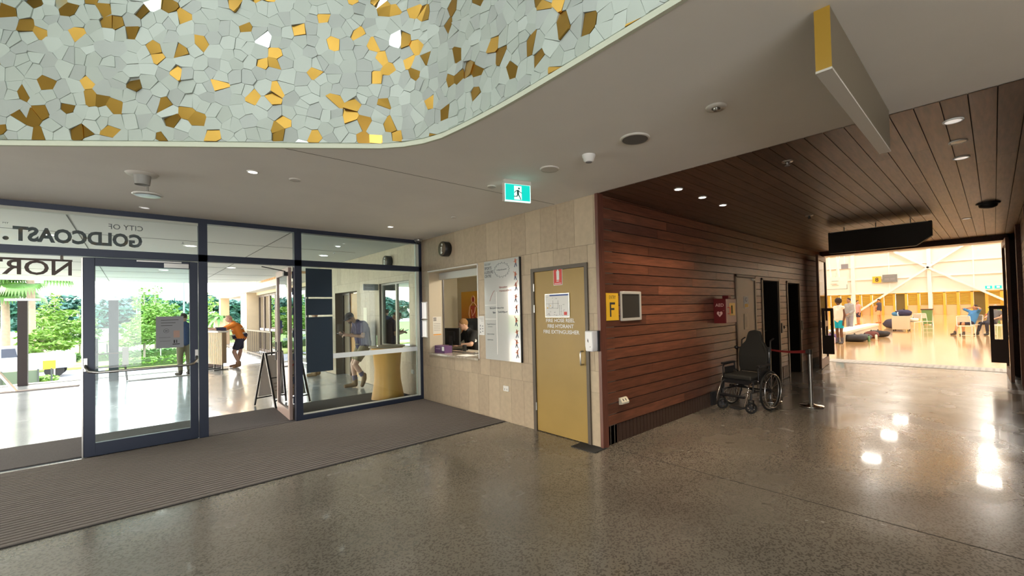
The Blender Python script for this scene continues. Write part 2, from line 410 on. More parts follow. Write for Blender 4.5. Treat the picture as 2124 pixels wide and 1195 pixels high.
for i,(x0,x1,_,z1) in enumerate(CD):
    b = MB().mat(M_frlt)
    for a,c in ((x0-.035,x0+.01),(x1-.01,x1+.035)): b.box(a,c,YC-.015,YC+.03,0,z1+.03)
    b.box(x0-.035,x1+.035,YC-.015,YC+.03,z1-.01,z1+.03)
    struct(b.build('trim_%d' % (6+i)))
# corridor right wall, gym wall
boards_y('wall_right', YD-.05, 3.9, 12.9, 0, ZC, [], .127, M_wc, side=1, plinth=False)
struct(bx('trim_9', 11.35, 11.75, YD-.04, YD+.03, 0, ZC, M_wd[0]))
struct(bx('trim_10', 9.0, 9.25, YD-.04, YD+.005, 0, ZC, M_trim))
b = MB().mat(M_wd[2]); b.box(12.9,13.25,YC-.02,YC+.5,0,ZC).box(12.9,13.25,YD-.4,YD+.10,0,ZC).box(12.9,13.25,YD,YC,2.79,ZC+.1)
struct(b.build('wall_gym_entry', org=(13,0,0)))
b = MB().mat(mat('gym_wall_white', (0.78,0.77,0.72), .6))
b.box(13.26,13.45,-15,YD-.05,0,11).box(13.26,13.45,YC+.02,25,0,11).box(13.26,13.45,YD-.05,YC+.02,2.8,11)
struct(b.build('wall_gym_near', org=(13.3,0,0)))
# lobby enclosure out of view
struct(bx('wall_back', .2, 4.2, -6.6, -6.5, 0, ZC, mat('dim_wall',(0.16,0.14,0.12),.6)))
struct(bx('wall_left', -8.6, -8.5, -6.5, 7.38, 0, ZC, M_white))
struct(bx('wall_corner', 3.82, 3.95, -6.5, YD-.2, 0, ZC, M_st[0]))
# ceilings
def hole_plate(name, outer, inner, z, t, mt):
    bm = bmesh.new()
    for zz in (z, z+t):
        es = []
        for loop in (outer, inner):
            vs = [bm.verts.new((x,y,zz)) for x,y in loop]
            es += [bm.edges.new((vs[i], vs[(i+1)%len(vs)])) for i in range(len(vs))]
        bmesh.ops.triangle_fill(bm, edges=es, use_beauty=True)
    me = bpy.data.meshes.new(name); bm.to_mesh(me); bm.free(); me.materials.append(mt)
    o = bpy.data.objects.new(name, me); COL.objects.link(o); return struct(o)
def smooth_loop(pts, it=3):
    for _ in range(it):
        q = []
        for i in range(len(pts)):
            a, c = pts[i], pts[(i+1)%len(pts)]
            q += [(a[0]*.75+c[0]*.25, a[1]*.75+c[1]*.25), (a[0]*.25+c[0]*.75, a[1]*.25+c[1]*.75)]
        pts = q
    return pts
RIM = smooth_loop([(1.70,.6),(1.725,1.4),(1.74,2.35),(1.66,3.18),(1.05,3.69),(.332,4.262),(-.709,5.121),(-1.9,6.05),(-3.6,6.2),(-5.2,4.4),(-5.4,1.2),(-4.6,-1.8),(-2.2,-3.4),(.3,-3.2),(1.5,-1.6),(1.69,-.4)], 2)
hole_plate('ceiling', [(-8.6,-6.6),(3.83,-6.6),(3.83,YC+.002),(3.83,7.45),(-8.6,7.45)], RIM, ZC, .10, M_ceil)
for i,(a,c) in enumerate((((.856,3.842),(3.80,3.812)), ((-8,1.2),(-5.5,1.2)))):
    struct(MB().mat(mat('ceiling_joint',(0.22,0.2,0.18),.8)).bar((*a,ZC-.0005),(*c,ZC-.0005),.008,.002).build('trim_%d' % (11+i)))
# outside soffit
b = MB().mat(M_soff); b.prism([(-8.6,7.45),(3.83,7.45),(3.83,14.55),(3.48,14.55),(3.48,20.0),(1.9,21.6),(1.55,21.75),(-8.6,21.4)], 'z', ZC+.003, ZC+.25)
struct(b.build('ceiling_terrace', org=(0,7.5,ZC)))
b = MB().mat(mat('soffit_joint',(0.10,0.10,0.09),.8))
for x in (-3.0,-.6,1.8): b.box(x,x+.012,7.5,21.3,ZC-.001,ZC+.004)
for y in (9.6,12.0,14.4,16.8,19.2): b.box(-3.7,3.45,y,y+.012,ZC-.001,ZC+.004)
b2 = b
struct(b.build('trim_13', org=(0,8,ZC)))
# timber ceiling, boards along X
b = MB().mat(M_dark); b.box(3.83,12.9,-1.6,YC+.16,ZC+.012,ZC+.1); rnd = random.Random(5)
y = YC+.02
while y > -1.6:
    x = 3.816
    L = rnd.uniform(.6,2.6)
    while x < 12.9:
        x1 = min(x+L,12.9); b.mat(rnd.choice(M_wc)); b.box(x+.001,x1-.001,y-.131,y-.003,ZC,ZC+.014); x += L; L = rnd.uniform(1.8,3.4)
    y -= .134
struct(b.build('ceiling_timber', org=(4,0,ZC)))
# void lining: rim band and shards of mosaic, each tile modelled
def clip(poly, nx, ny, d):
    out = []
    for i in range(len(poly)):
        p, q = poly[i], poly[(i+1)%len(poly)]
        a = nx*p[0]+ny*p[1]-d; c = nx*q[0]+ny*q[1]-d
        if a <= 0: out.append(p)
        if (a < 0 < c) or (c < 0 < a):
            t = a/(a-c); out.append((p[0]+(q[0]-p[0])*t, p[1]+(q[1]-p[1])*t))
    return out
loop = [Vector((x,y,0)) for x,y in RIM]; acc = [0.0]
for i in range(len(loop)): acc.append(acc[-1]+(loop[(i+1)%len(loop)]-loop[i]).length)
TOT = acc[-1]
def on_rim(s_):
    s_ = s_ % TOT
    for i in range(len(loop)):
        if acc[i+1] >= s_:
            a, c = loop[i], loop[(i+1)%len(loop)]; t = (s_-acc[i])/(acc[i+1]-acc[i]); p = a.lerp(c, t)
            d = (c-a).normalized(); return p, d, Vector((-d.y, d.x, 0))
    return loop[0], Vector((0,1,0)), Vector((-1,0,0))
HV = 2.9; G = .094
NS = int(TOT/G); GS = TOT/NS; NZ = int(HV/G)+2; rnd = random.Random(21)
seed = {}
for i in range(NS):
    for j in range(-1, NZ+1): seed[(i,j)] = (rnd.uniform(.05,.95), rnd.uniform(.05,.95))
void = MB(); ZR = ZC+.045
for i in range(NS):
    for j in range(-1, NZ+1):
        sx_, sz_ = seed[(i,j)]; cx, cz = (i+sx_)*GS, (j+sz_)*G
        poly = [(cx-.3,cz-.3),(cx+.3,cz-.3),(cx+.3,cz+.3),(cx-.3,cz+.3)]
        for di in (-2,-1,0,1,2):
            for dj in (-2,-1,0,1,2):
                if not (di or dj): continue
                k = ((i+di)%NS, j+dj)
                if k not in seed: continue
                qx, qz = (i+di+seed[k][0])*GS, (j+dj+seed[k][1])*G
                nx, ny = qx-cx, qz-cz; L = math.hypot(nx,ny); nx /= L; ny /= L
                poly = clip(poly, nx, ny, nx*(cx+qx)/2+ny*(cz+qz)/2-.0009)
        poly = clip(poly, 0, -1, 0); poly = clip(poly, 0, 1, HV)
        if len(poly) < 3: continue
        cz_ = sum(p[1] for p in poly)/len(poly); cs = sum(p[0] for p in poly)/len(poly)
        r = rnd.random()
        void.mat(M_gold if r < .18 else M_silv if r < .197 else rnd.choice(M_mos))
        tx, tz = rnd.gauss(0,.045), rnd.gauss(0,.045)
        if r < .197: tx *= 2.4; tz *= 2.4
        vs = []; p0, d0, n0 = on_rim(cs)
        for (ps, pz) in poly:
            base = p0 + d0*(ps-cs) if abs(ps-cs) < .2 else on_rim(ps)[0]
            q = on_rim(ps)[0]
            base = q
            off = .010 + tx*(ps-cs) + tz*(pz-cz_)
            vs.append(base + n0*off + Vector((0,0,ZR+pz)))
        # make planar about the tile's own centre
        n = len(vs); back = [v - n0*.02 for v in vs]
        void.add(vs+back, [tuple(range(n))]+[(a,(a+1)%n,n+(a+1)%n,n+a) for a in range(n)])
void.mat(M_grout if False else mat('mosaic_backing', (0.34,0.36,0.33), .8))
n = len(loop)
def ring(off0, z0, off1, z1):
    P = []
    for k in range(n):
        d = (loop[(k+1)%n]-loop[k-1]).normalized(); N = Vector((-d.y,d.x,0))
        P.append((loop[k]+N*off0+Vector((0,0,z0)), loop[k]+N*off1+Vector((0,0,z1))))
    void.add([p for q in P for p in q], [(2*k,2*((k+1)%n),2*((k+1)%n)+1,2*k+1) for k in range(n)])
ring(-.003, ZC, -.003, ZR+HV)
void.mat(M_rim); ring(0, ZC-.002, 0.022, ZC-.002); ring(.022, ZC-.002, .022, ZC+.03); ring(.022, ZC+.03, -.004, ZR+.004)
struct(void.build('wall_void', org=(0,0,ZC), fixn=False))
struct(bx('ceiling_sky_block', -6, 2.3, -4, 6.8, ZR+HV+.005, ZR+HV+.15, M_white))  # unseen slab added to keep open sky out of the void
# ---------------------------------------------------------------- gym hall shell
struct(bx('floor_gym', 14.05, 60.1, -15, 25, -.12, .001, M_gym, org=(14,0,-.12)))
b = MB().mat(mat('tactile_grey',(0.42,0.42,0.40),.5)); b.box(13.35,14.05,YD+.05,YC+.1,-.1,.006)
for i in range(30):
    for j in range(4): b.cyl((13.45+j*.15, YD+.16+i*.112, .006),(13.45+j*.15, YD+.16+i*.112, .012), .03, .022, 8)
struct(b.build('trim_14'))
M_gw = MATS['gym_wall_white']
struct(bx('wall_gym_far', 60.0, 60.3, -15, 25, 2.42, 11.2, M_gw))
struct(bx('wall_gym_left', 13.5, 60.2, 25, 25.2, 0, 11.2, M_gw)); struct(bx('wall_gym_right', 13.5, 60.2, -15.2, -15, 0, 11.2, M_gw))
struct(bx('ceiling_gym', 13.3, 60.3, -15.2, 25.2, 11.2, 11.4, M_gw))
b = MB().mat(mat('white_steel',(0.85,0.85,0.82),.45))
b.box(59.75,60,11.15,11.5,0,11).box(59.7,60,4.5,4.82,0,11).box(59.75,60,-2.2,-1.9,0,11)
for yy in (8.0,1.35): b.box(59.9,60,yy-.06,yy+.06,2.4,11)
for zz in (2.42,4.05,5.5,7.0,8.5,10): b.box(59.88,60,-15,25,zz-.06,zz+.06)
for a,c in (((59.6,4.75,4.96),(59.6,11.0,.3)),((59.6,4.75,4.96),(59.6,-2.0,9.9)),((59.6,4.75,4.96),(59.6,11.3,9.8)),((59.6,4.75,4.96),(59.6,-2.0,.5))):
    b.bar(a,c,.2,.2,(1,0,0))
struct(b.build('trim_15', org=(60,0,0)))
M_yl = mat('yellow_louvre', (0.72,0.46,0.06), .5); M_ydk = mat('olive_doorway', (0.16,0.12,0.035), .7); M_tanp = mat('tan_panel', (0.72,0.50,0.27), .5)
b = MB(); y = -14.9
while y < 24.9:
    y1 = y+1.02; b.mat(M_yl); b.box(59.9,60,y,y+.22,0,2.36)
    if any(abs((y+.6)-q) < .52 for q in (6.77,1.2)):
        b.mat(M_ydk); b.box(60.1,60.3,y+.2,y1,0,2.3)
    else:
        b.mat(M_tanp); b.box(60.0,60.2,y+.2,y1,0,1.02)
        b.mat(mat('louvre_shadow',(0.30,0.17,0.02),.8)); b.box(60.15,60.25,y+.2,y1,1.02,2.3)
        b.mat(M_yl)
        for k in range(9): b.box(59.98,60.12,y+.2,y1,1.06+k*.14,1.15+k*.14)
    y = y1
b.mat(M_yl); b.box(59.9,60,-15,25,2.28,2.42)
struct(b.build('wall_louvres', org=(60,0,0)))
# ---------------------------------------------------------------- reception room shell
M_rw = mat('reception_paint', (0.66,0.60,0.45), .6)
b = MB().mat(M_rw); b.box(6.5,6.6,4.4,10.5,0,2.8).box(4.1,6.6,4.3,4.4,0,2.8).box(4.1,6.6,10.45,10.54,0,2.8)
struct(b.build('wall_reception'))
struct(bx('ceiling_reception', 4.1, 6.6, 4.3, 10.54, 2.75, 2.85, M_rw)); struct(bx('floor_reception', 4.1, 6.5, 4.4, 10.45, -.1, .002, M_rw, org=(5,7,-.1)))
# ================================================================ GLAZED FRONT (curtain wall)
b = MB().mat(M_frame)
b.box(-8.5,3.81,7.33,7.44,2.845,ZC)                               # head
b.box(-8.5,3.81,7.33,7.44,2.335,2.425)                             # transom
for x0,x1 in ((.62,.715),(1.745,1.84),(3.765,3.812),(-3.2,-3.1)): b.box(x0,x1,7.33,7.44,0,2.85)
b.box(1.84,3.77,7.33,7.44,.0,.075)
struct(b.build('window_1', org=(0,7.385,0)))
wf = bpy.data.objects['window_1']
MB().mat(mat('pale_window_bead',(0.55,0.57,0.50),.5)).box(1.84,3.77,7.375,7.40,.075,.095).box(3.72,3.765,7.35,7.42,.075,2.84).box(-8.4,.62,7.35,7.42,2.815,2.845).build('glazing_bead', None, wf)
g = MB().mat(M_glass); g.box(-3.1,.62,7.382,7.388,2.425,2.845).box(.715,1.745,7.382,7.388,2.425,2.845)
g.build('transom_pane', None, wf)
MB().mat(M_glassc).box(1.84,3.765,7.382,7.388,.075,2.845).build('side_pane', None, wf)
# writing on the transom glass, read from the terrace side
M_let = mat('charcoal_vinyl', (0.06,0.075,0.085), .6)
tl = MB(); Xn = (-1,0,0); Z1 = (0,0,1)
txt('GOLDCOAST', (.082,7.392,2.475), Xn, Z1, .165, 1.02, .042, mb=tl, mt=M_let)
tl.add([(-.985+.022*math.cos(a*PI/8), 7.394, 2.50+.022*math.sin(a*PI/8)) for a in range(16)], [tuple(range(16))])
txt('CITY OF', (.088,7.392,2.685), Xn, Z1, .062, .30, .0, mb=tl, mt=M_let)
txt('TM', (-.965,7.392,2.655), Xn, Z1, .016, .04, .0, mb=tl, mt=M_let)
tl.build('vinyl_lettering', None, wf)
# letters on the outer side of the header, hanging below it
nl = MB().mat(mat('sign_letter_brown',(0.10,0.07,0.06),.6))
txt('NORTH', (-.515,7.50,2.115), Xn, Z1, .165, .80, .012, mb=nl)
vs = nl.v[:]; fs = nl.f[:]; k = len(vs)
nl.add([(v[0],v[1]-.02,v[2]) for v in vs], [tuple(reversed(f)) for f in fs])
nl.box(-1.34,-.51,7.485,7.505,2.278,2.30)
o = nl.build('sign_letters'); tag(o, 'mirrored brown word NORTH hanging under the entrance header, seen from behind', 'sign')
b = MB().mat(M_bronze); b.box(-1.3,-1.28,7.44,7.50,2.29,2.34).box(-.6,-.58,7.44,7.50,2.29,2.34); pieces(b, 'bracket', o, 0.002)
# ---- glass door, left leaf, closed
d = sempty('door_1', (.1,7.385,0))
b = MB().mat(M_frame); b.box(-.42,-.325,7.36,7.41,.005,2.325).box(.53,.615,7.36,7.41,.005,2.325).box(-.325,.53,7.36,7.41,.005,.155).box(-.325,.53,7.36,7.41,2.23,2.325)
b.build('door_frame', None, d, bevel=.003)
MB().mat(M_steel).box(-.432,-.42,7.35,7.42,.005,2.32).build('edge_strip', None, d)
MB().mat(M_glassc).box(-.325,.53,7.383,7.388,.155,2.23).build('door_glass', None, d)
b = MB().mat(M_steel)
b.tube([(-.40,7.35,1.07),(-.40,7.28,1.045),(-.37,7.25,1.0),(-.30,7.24,.985),(.50,7.24,.985),(.56,7.25,1.0),(.595,7.28,1.045),(.595,7.35,1.09)], .016, 8).box(-.415,-.385,7.33,7.36,1.0,1.15).box(.58,.61,7.33,7.36,1.0,1.17)
b.build('push_bar', None, d)
MB().mat(M_steel).box(.28,.52,7.31,7.36,2.235,2.29).box(.03,.45,7.325,7.345,2.30,2.315).build('door_closer', None, d)
pn = thing('paper_notice', 'grey printed notice taped on the glass of the closed entrance door', 'notice', (.335,7.375,1.211))
b = MB().mat(mat('grey_paper',(0.30,0.31,0.34),.7)); b.box(.202,.469,7.378,7.381,1.211,1.615); b.build('sheet', None, pn)
b = MB().mat(M_ink)
for k in range(3): b.box(.25,.42-.03*k,7.376,7.3775,1.565-k*.035,1.571-k*.035)
b.lathe((.30,7.377,1.43), [(.024,0),(.027,0),(.027,.001),(.024,.001)], 16, axis=(0,1,0)); b.box(.287,.313,7.376,7.3775,1.425,1.433)
b.box(.23,.34,7.376,7.3775,1.345,1.348).box(.24,.34,7.376,7.3775,1.30,1.303).box(.37,.385,7.376,7.3775,1.27,1.31).box(.395,.405,7.376,7.3775,1.27,1.31).box(.36,.43,7.376,7.3775,1.25,1.262)
b.mat(mat('skin_print',(0.45,0.30,0.25),.7)).box(.37,.43,7.376,7.3775,1.34,1.43).build('printing', None, pn)
# ---- open leaf
d = sempty('door_2', (1.73,7.42,0)); M_dl = mat('pink_bronze_frame', (0.34,0.25,0.22), .35, metal=.2)
b = MB().mat(M_dl); b.T = Matrix.Translation((1.705,7.44,0)) @ Matrix.Rotation(-.045,4,'Z')
b.box(-.022,.022,0,.095,.01,2.32).box(-.022,.022,.92,1.0,.01,2.32).box(-.022,.022,.095,.92,.01,.15).box(-.022,.022,.095,.92,2.22,2.32)
fr = b.build('door_frame', None, d, bevel=.003)
b = MB().mat(M_glass); b.T = Matrix.Translation((1.705,7.44,0)) @ Matrix.Rotation(-.045,4,'Z'); b.box(-.003,.003,.095,.92,.15,2.22).build('door_glass', None, d)
b = MB().mat(M_frame)
for z in (.25,.55,.9,1.25,1.6,1.9,2.15): b.cyl((1.738,7.435,z),(1.738,7.435,z+.11),.009,n=8)
pieces(b, 'hinge', d, 0.002)
b = MB().mat(M_black); b.box(1.63,1.72,7.45,7.52,2.19,2.25); b.bar((1.66,7.5,2.26),(1.35,7.46,2.315),.02,.012); b.build('door_closer', None, d)
b = MB().mat(M_black); b.T = Matrix.Translation((1.705,7.44,0)) @ Matrix.Rotation(-.045,4,'Z'); b.cyl((-.04,.95,.85),(-.04,.95,1.15),.012); b.bar((-.04,.82,1.0),(-.04,.97,1.0),.015,.015).build('door_handle', None, d)
# ---- dark film panels on the side glass
b = MB().mat(mat('dark_teal_film', (0.020,0.035,0.055), .22))
b.box(1.905,2.28,7.366,7.378,.70,1.555).box(1.905,2.28,7.366,7.378,1.585,1.84).box(1.905,2.28,7.366,7.378,1.865,2.31)
o = b.build('window_film'); tag(o, 'tall dark blue film panel in three pieces on the side glass', 'window film')
MB().mat(mat('faint_lettering',(0.05,0.06,0.07),.5)); t_ = txt('S', (2.10,7.365,1.875), (-1,0,0), Z1, .045, None, .0, mt=MATS['faint_lettering']); txt('ITU', (2.055,7.365,1.875), (-1,0,0), Z1, .05, .10, 0, mb=t_); t_.build('faint_lettering', None, o)
o = MB().mat(mat('frosted_band',(0.60,0.66,0.70),.5)).box(2.285,3.72,7.372,7.379,.885,.965).build('safety_band'); tag(o, 'pale frosted safety band running across the side glass', 'safety strip')
# camera dome
o = thing('security_camera', 'small grey dome security camera in ceiling corner above the glass front', 'camera', (3.70,7.22,2.83))
MB().mat(M_steel).lathe((3.70,7.22,2.862), [(0,.045),(.07,.045),(.072,.02),(.055,0),(.04,0)], 20).build('housing', None, o)
MB().mat(M_black).lathe((3.70,7.22,2.862), [(.048,0),(.045,-.02),(.03,-.042),(0,-.048)], 20).build('dome', None, o)
# ================================================================ entrance mats
b = MB(); Mr = mat('mat_carpet_strip', (0.17,0.145,0.13), .95, bump=.5, bscale=300); Ma = mat('mat_aluminium', (0.018,0.016,0.015), .5)
b.mat(Ma).box(-8.4,3.80,4.905,7.33,.0005,.003); b.mat(Mr); y = 4.93
while y < 7.29: b.box(-8.38,3.79,y,y+.045,.003,.012); y += .064
o = b.build('entrance_mat', org=(0,6.1,0)); tag(o, 'large ribbed brown entrance mat running along inside of the glass front', 'mat')
b = MB().mat(mat('outdoor_carpet', (0.10,0.088,0.088), .95, var=.12, vscale=60, bump=.6, bscale=250)); b.box(-8.4,3.80,7.45,8.70,-.003,.010)
b.box(.72,1.74,7.33,7.45,.0005,.008)
o = b.build('carpet_mat', org=(0,8,0)); tag(o, 'dark carpet mat outside the glass front, beyond the doorway', 'mat')
# ================================================================ service window and things on the info wall
d = sempty('window_2', (4.10,6.3,.855)); b = MB().mat(mat('dark_window_frame',(0.06,0.05,0.045),.4))
b.box(4.085,4.11,5.555,7.08,.87,.885).box(4.085,4.11,7.06,7.08,.87,2.3).box(4.085,4.11,5.555,5.57,.87,2.3).box(4.085,4.11,5.555,7.08,2.28,2.3); b.build('window_frame', None, d)
MB().mat(mat('blind_box',(0.62,0.62,0.58),.5)).box(4.02,4.085,5.56,7.07,2.17,2.29).build('blind_box', None, d)
b = MB().mat(mat('stone_ledge', (0.42,0.36,0.28), .12, var=.25, vscale=18)); b.box(3.79,4.13,5.545,7.09,.83,.858); b.box(4.13,4.35,5.3,7.3,.83,.858)
o = b.build('counter_ledge'); tag(o, 'polished stone ledge of the service window', 'counter')
def wallpanel(name, label, cat, y0, y1, z0, z1, t=.012, mt=M_paper, x=XA, parent=None):
    b = MB().mat(mt); b.box(x-t,x,y0,y1,z0,z1); o = b.build(name, None, parent)
    if label: tag(o, label, cat)
    return o
AX = (0,-1,0)   # reading direction on the info wall
def isign(y, label):
    o = thing('information_sign', label, 'sign', (XA-.05,y,2.48), group=None); z = 2.64
    MB().mat(M_black).lathe((XA-.115,y,z), [(0,.115),(.125,.115),(.125,.006),(.118,0)], 32, axis=(1,0,0)).build('drum', None, o)
    b = MB().mat(mat('sign_face_bronze',(0.13,0.10,0.065),.5)); b.lathe((XA-.117,y,z), [(0,0),(.118,0),(.118,.004)], 32, axis=(1,0,0)).build('face', None, o)
    b = MB().mat(M_paper); sl = .18
    b.cyl((XA-.121,y-.012,z+.068),(XA-.117,y-.012,z+.068),.019,n=16)
    b.prism([(y+.03,z+.028),(y-.012,z+.036),(y+.008,z-.05),(y-.01,z-.05),(y-.02,z-.07),(y+.012,z-.085),(y+.035,z-.075),(y+.015,z+.012),(y+.032,z+.012)], 'x', XA-.121, XA-.117)
    b.build('letter', None, o)
isign(6.40, 'round black letter i sign high on the tiled wall inside, above the service window')
isign(8.68, 'round black letter i sign on the tiled wall outside, seen through the side glass')
for k,(z0,z1,lb) in enumerate(((1.46,1.775,'white framed lit notice by the glass front, upper of two'),(1.13,1.445,'white framed lit notice by the glass front, lower of two'))):
    o = thing('framed_notice', lb, 'notice', (XA-.01,7.245,z0), group='lit frames beside the service window')
    b = MB().mat(M_white)
    b.box(XA-.02,XA,7.14,7.155,z0,z1).box(XA-.02,XA,7.345,7.36,z0,z1).box(XA-.02,XA,7.155,7.345,z0,z0+.014).box(XA-.02,XA,7.155,7.345,z1-.014,z1).build('frame', None, o)
    MB().mat(mat('bright_sheet',(0.92,0.90,0.86),.3,emit=(1,.95,.88),estr=.12)).box(XA-.008,XA,7.155,7.345,z0+.014,z1-.014).build('sheet', None, o)
# whiteboard
wb = thing('whiteboard', 'tall glass whiteboard with handwriting beside the service window', 'whiteboard', (XA-.01,4.92,.87))
MB().mat(mat('board_glass', (0.56,0.57,0.55), .04, coat=1.0)).box(XA-.028,XA-.008,4.515,5.33,.87,2.32).build('panel', None, wb)
b = MB().mat(M_black).box(XA-.03,XA,4.50,4.515,.87,2.32).build('edge', None, wb)
b = MB(); q = XA-.030
txt('GOLD COAST', (q,5.315,2.262), AX, Z1, .030, .155, .01, mb=b, mt=M_ink, depth=0)
for k,t in enumerate(('SPORTS','LEISURE','CENTRE')): txt(t, (q,5.315 if k != 1 else 5.285,2.195-k*.058), AX, Z1, .044, (.175,.185,.165)[k], .014, mb=b, mt=M_ink, depth=0)
txt('&', (q,5.318,2.137), AX, Z1, .044, .022, .014, mb=b, mt=M_ink, depth=0)
pieces(b, 'printed_heading', wb, 0.006)
b = MB().mat(mat('marker_grey',(0.16,0.17,0.2),.6)); rnd = random.Random(4)
def scribble(b, y, z, wd, h, n, r=.0022):
    pts = []
    for i in range(n*4): pts.append((q, y-wd*i/(n*4), z+h*.5+h*.5*math.sin(i*1.7+rnd.random()*1.2)*rnd.uniform(.5,1)))
    b.tube(pts, r, 4, False)
pts = [(q, 4.90+.17*math.cos(a*PI/24)*(1+.10*math.sin(a*2.2)), 2.17+.10*math.sin(a*PI/24)*(1+.14*math.sin(a*2.2))) for a in range(48)]
b.tube(pts, .002, 4, closed=True)
scribble(b, 5.02, 2.16, .24, .025, 9); scribble(b, 5.20, 1.61, .34, .03, 9, .003); scribble(b, 5.13, 1.545, .07, .03, 3, .003); scribble(b, 5.0, 1.545, .22, .04, 7, .003)
scribble(b, 5.28, 1.38, .22, .02, 6); scribble(b, 5.26, 1.345, .12, .014, 4); scribble(b, 5.28, 1.235, .18, .018, 6); scribble(b, 5.28, 1.15, .15, .018, 5)
b.mat(mat('marker_red',(0.45,0.12,0.10),.6)); scribble(b, 4.97, 1.905, .2, .03, 7); scribble(b, 4.97, 1.855, .3, .03, 9)
b.tube([(q,5.20,1.73),(q,5.16,1.80),(q,5.12,1.85),(q,5.08,1.88)], .003, 4)
b.mat(M_white).box(q-.001,q,5.05,5.32,1.665,1.675).box(q-.001,q,5.05,5.32,1.46,1.47).box(q-.001,q,5.02,5.045,.95,1.86)
b.build('handwriting', None, wb)
b = MB(); cols = [mat('print_orange',(0.60,0.16,0.08),.5), mat('print_navy',(0.05,0.06,0.13),.5)]
for k,z in enumerate((2.24,2.06,1.91,1.75,1.60,1.42,1.26,1.12,.98)):
    s_ = 1 if k % 2 else -1; y = 4.59; b.mat(cols[0]); b.ell((q,y,z+.05),(.001,.012,.012),8,5); b.bar((q,y,z+.04),(q,y+.01*s_,z),.03,.001,(1,0,0)); b.bar((q,y,z+.03),(q,y+.045*s_,z+.045+.02*(k%3)),.009,.001,(1,0,0)); b.bar((q,y,z+.03),(q,y-.035*s_,z+.02),.009,.001,(1,0,0))
    b.mat(cols[1]); b.bar((q,y+.01*s_,z),(q,y+.03*s_,z-.05),.014,.001,(1,0,0)); b.bar((q,y+.008*s_,z),(q,y-.02*s_,z-.055),.014,.001,(1,0,0))
pieces(b, 'printed_athlete', wb, 0.012)
# small notice, socket
o = thing('small_notice', 'small white printed notice between the service window and the whiteboard', 'notice', (XA,5.46,1.22))
MB().mat(M_paper).box(XA-.003,XA,5.385,5.535,1.22,1.51).build('sheet', None, o)
b = MB().mat(mat('grey_print',(0.25,0.25,0.27),.6))
for k in range(3): b.box(XA-.0045,XA-.003,5.41,5.51-.02*k,1.475-k*.022,1.48-k*.022)
for k in range(3): b.box(XA-.0045,XA-.003,5.48,5.50,1.25+k*.05,1.275+k*.05).box(XA-.0045,XA-.003,5.42,5.445,1.27+k*.04,1.285+k*.04)
pieces(b, 'printing', o, .004)
o = thing('power_outlet', 'white double power outlet low on the tiled wall under the whiteboard', 'power outlet', (XA,4.885,.435))
MB().mat(M_white).box(XA-.012,XA,4.825,4.945,.435,.512).build('plate', None, o, bevel=.003)
b = MB().mat(M_ink)
for y in (4.86,4.91): b.box(XA-.0135,XA-.012,y-.008,y-.004,.462,.475).box(XA-.0135,XA-.012,y+.004,y+.008,.462,.475).box(XA-.0135,XA-.012,y-.002,y+.002,.45,.46)
pieces(b, 'pin_hole', o, 0.002)
# mustard fire cupboard door
d = sempty('door_3', (3.83,3.8,0)); b = MB().mat(M_ydf)
b.box(3.795,3.86,4.235,4.29,0,2.13).box(3.795,3.86,3.30,3.345,0,2.13).box(3.795,3.86,3.345,4.235,2.085,2.13); b.build('door_frame', None, d)
MB().mat(M_yd).box(3.812,3.852,3.348,4.232,.008,2.082).build('door_leaf', None, d, bevel=.002)
b = MB().mat(M_steel).tube([(3.812,3.40,.93),(3.765,3.40,.93),(3.76,3.40,.945),(3.76,3.40,1.07),(3.765,3.40,1.085),(3.812,3.40,1.085)], .009, 8).build('pull_handle', None, d)
b = MB().mat(M_steel)
for z in (.27,1.55,1.83): b.cyl((3.80,4.236,z),(3.80,4.236,z+.1),.009,n=8)
pieces(b, 'hinge', d, 0.002)
b = MB().mat(M_paper)
xl = 3.8105
for k,(t,w_) in enumerate((('FIRE HOSE REEL',.50),('FIRE HYDRANT',.455),('FIRE EXTINGUISHER',.625))): txt(t, (xl,3.775-.005*k,1.425-k*.072), AX, Z1, .047, w_, .022, mb=b, align='c', depth=0)
b.build('white_lettering', None, d)
o = thing('extinguisher_sign', 'red fire extinguisher sticker at top of the mustard door', 'sign', (3.81,3.79,1.89))
MB().mat(M_paper).box(3.809,3.812,3.715,3.87,1.889,2.107).build('border', None, o)
b = MB().mat(M_red).box(3.8075,3.809,3.722,3.863,1.897,2.10).build('red_field', None, o)
b = MB().mat(M_paper).prism([(3.768,1.955),(3.812,1.955),(3.815,2.06),(3.80,2.075),(3.80,2.085),(3.78,2.085),(3.78,2.075),(3.766,2.06)], 'x', 3.8065, 3.8075)
b.box(3.8065,3.8075,3.77,3.815,1.935,1.945).box(3.8065,3.8075,3.735,3.85,1.908,1.915).build('symbol', None, o)
o = thing('evacuation_plan', 'framed evacuation plan with blue header on the mustard door', 'sign', (3.81,3.815,1.49))
MB().mat(M_steel).box(3.802,3.812,3.60,4.03,1.487,1.785).build('frame', None, o)
MB().mat(M_paper).box(3.8,3.802,3.61,4.02,1.495,1.777).build('sheet', None, o)
b = MB().mat(mat('header_blue',(0.03,0.08,0.3),.5)).box(3.7985,3.8,3.615,3.94,1.755,1.773)
b.mat(MATS['grey_print']); rnd = random.Random(9)
for k in range(26):
    y = rnd.uniform(3.64,3.98); z = rnd.uniform(1.51,1.74); b.box(3.7985,3.8,y,y+rnd.uniform(.008,.03),z,z+.004)
b.mat(M_ink)
for k in range(7): b.box(3.7985,3.8,3.73,3.735,1.52+k*.018,1.528+k*.018).box(3.7985,3.8,3.76,3.768,1.52+k*.018,1.528+k*.018)
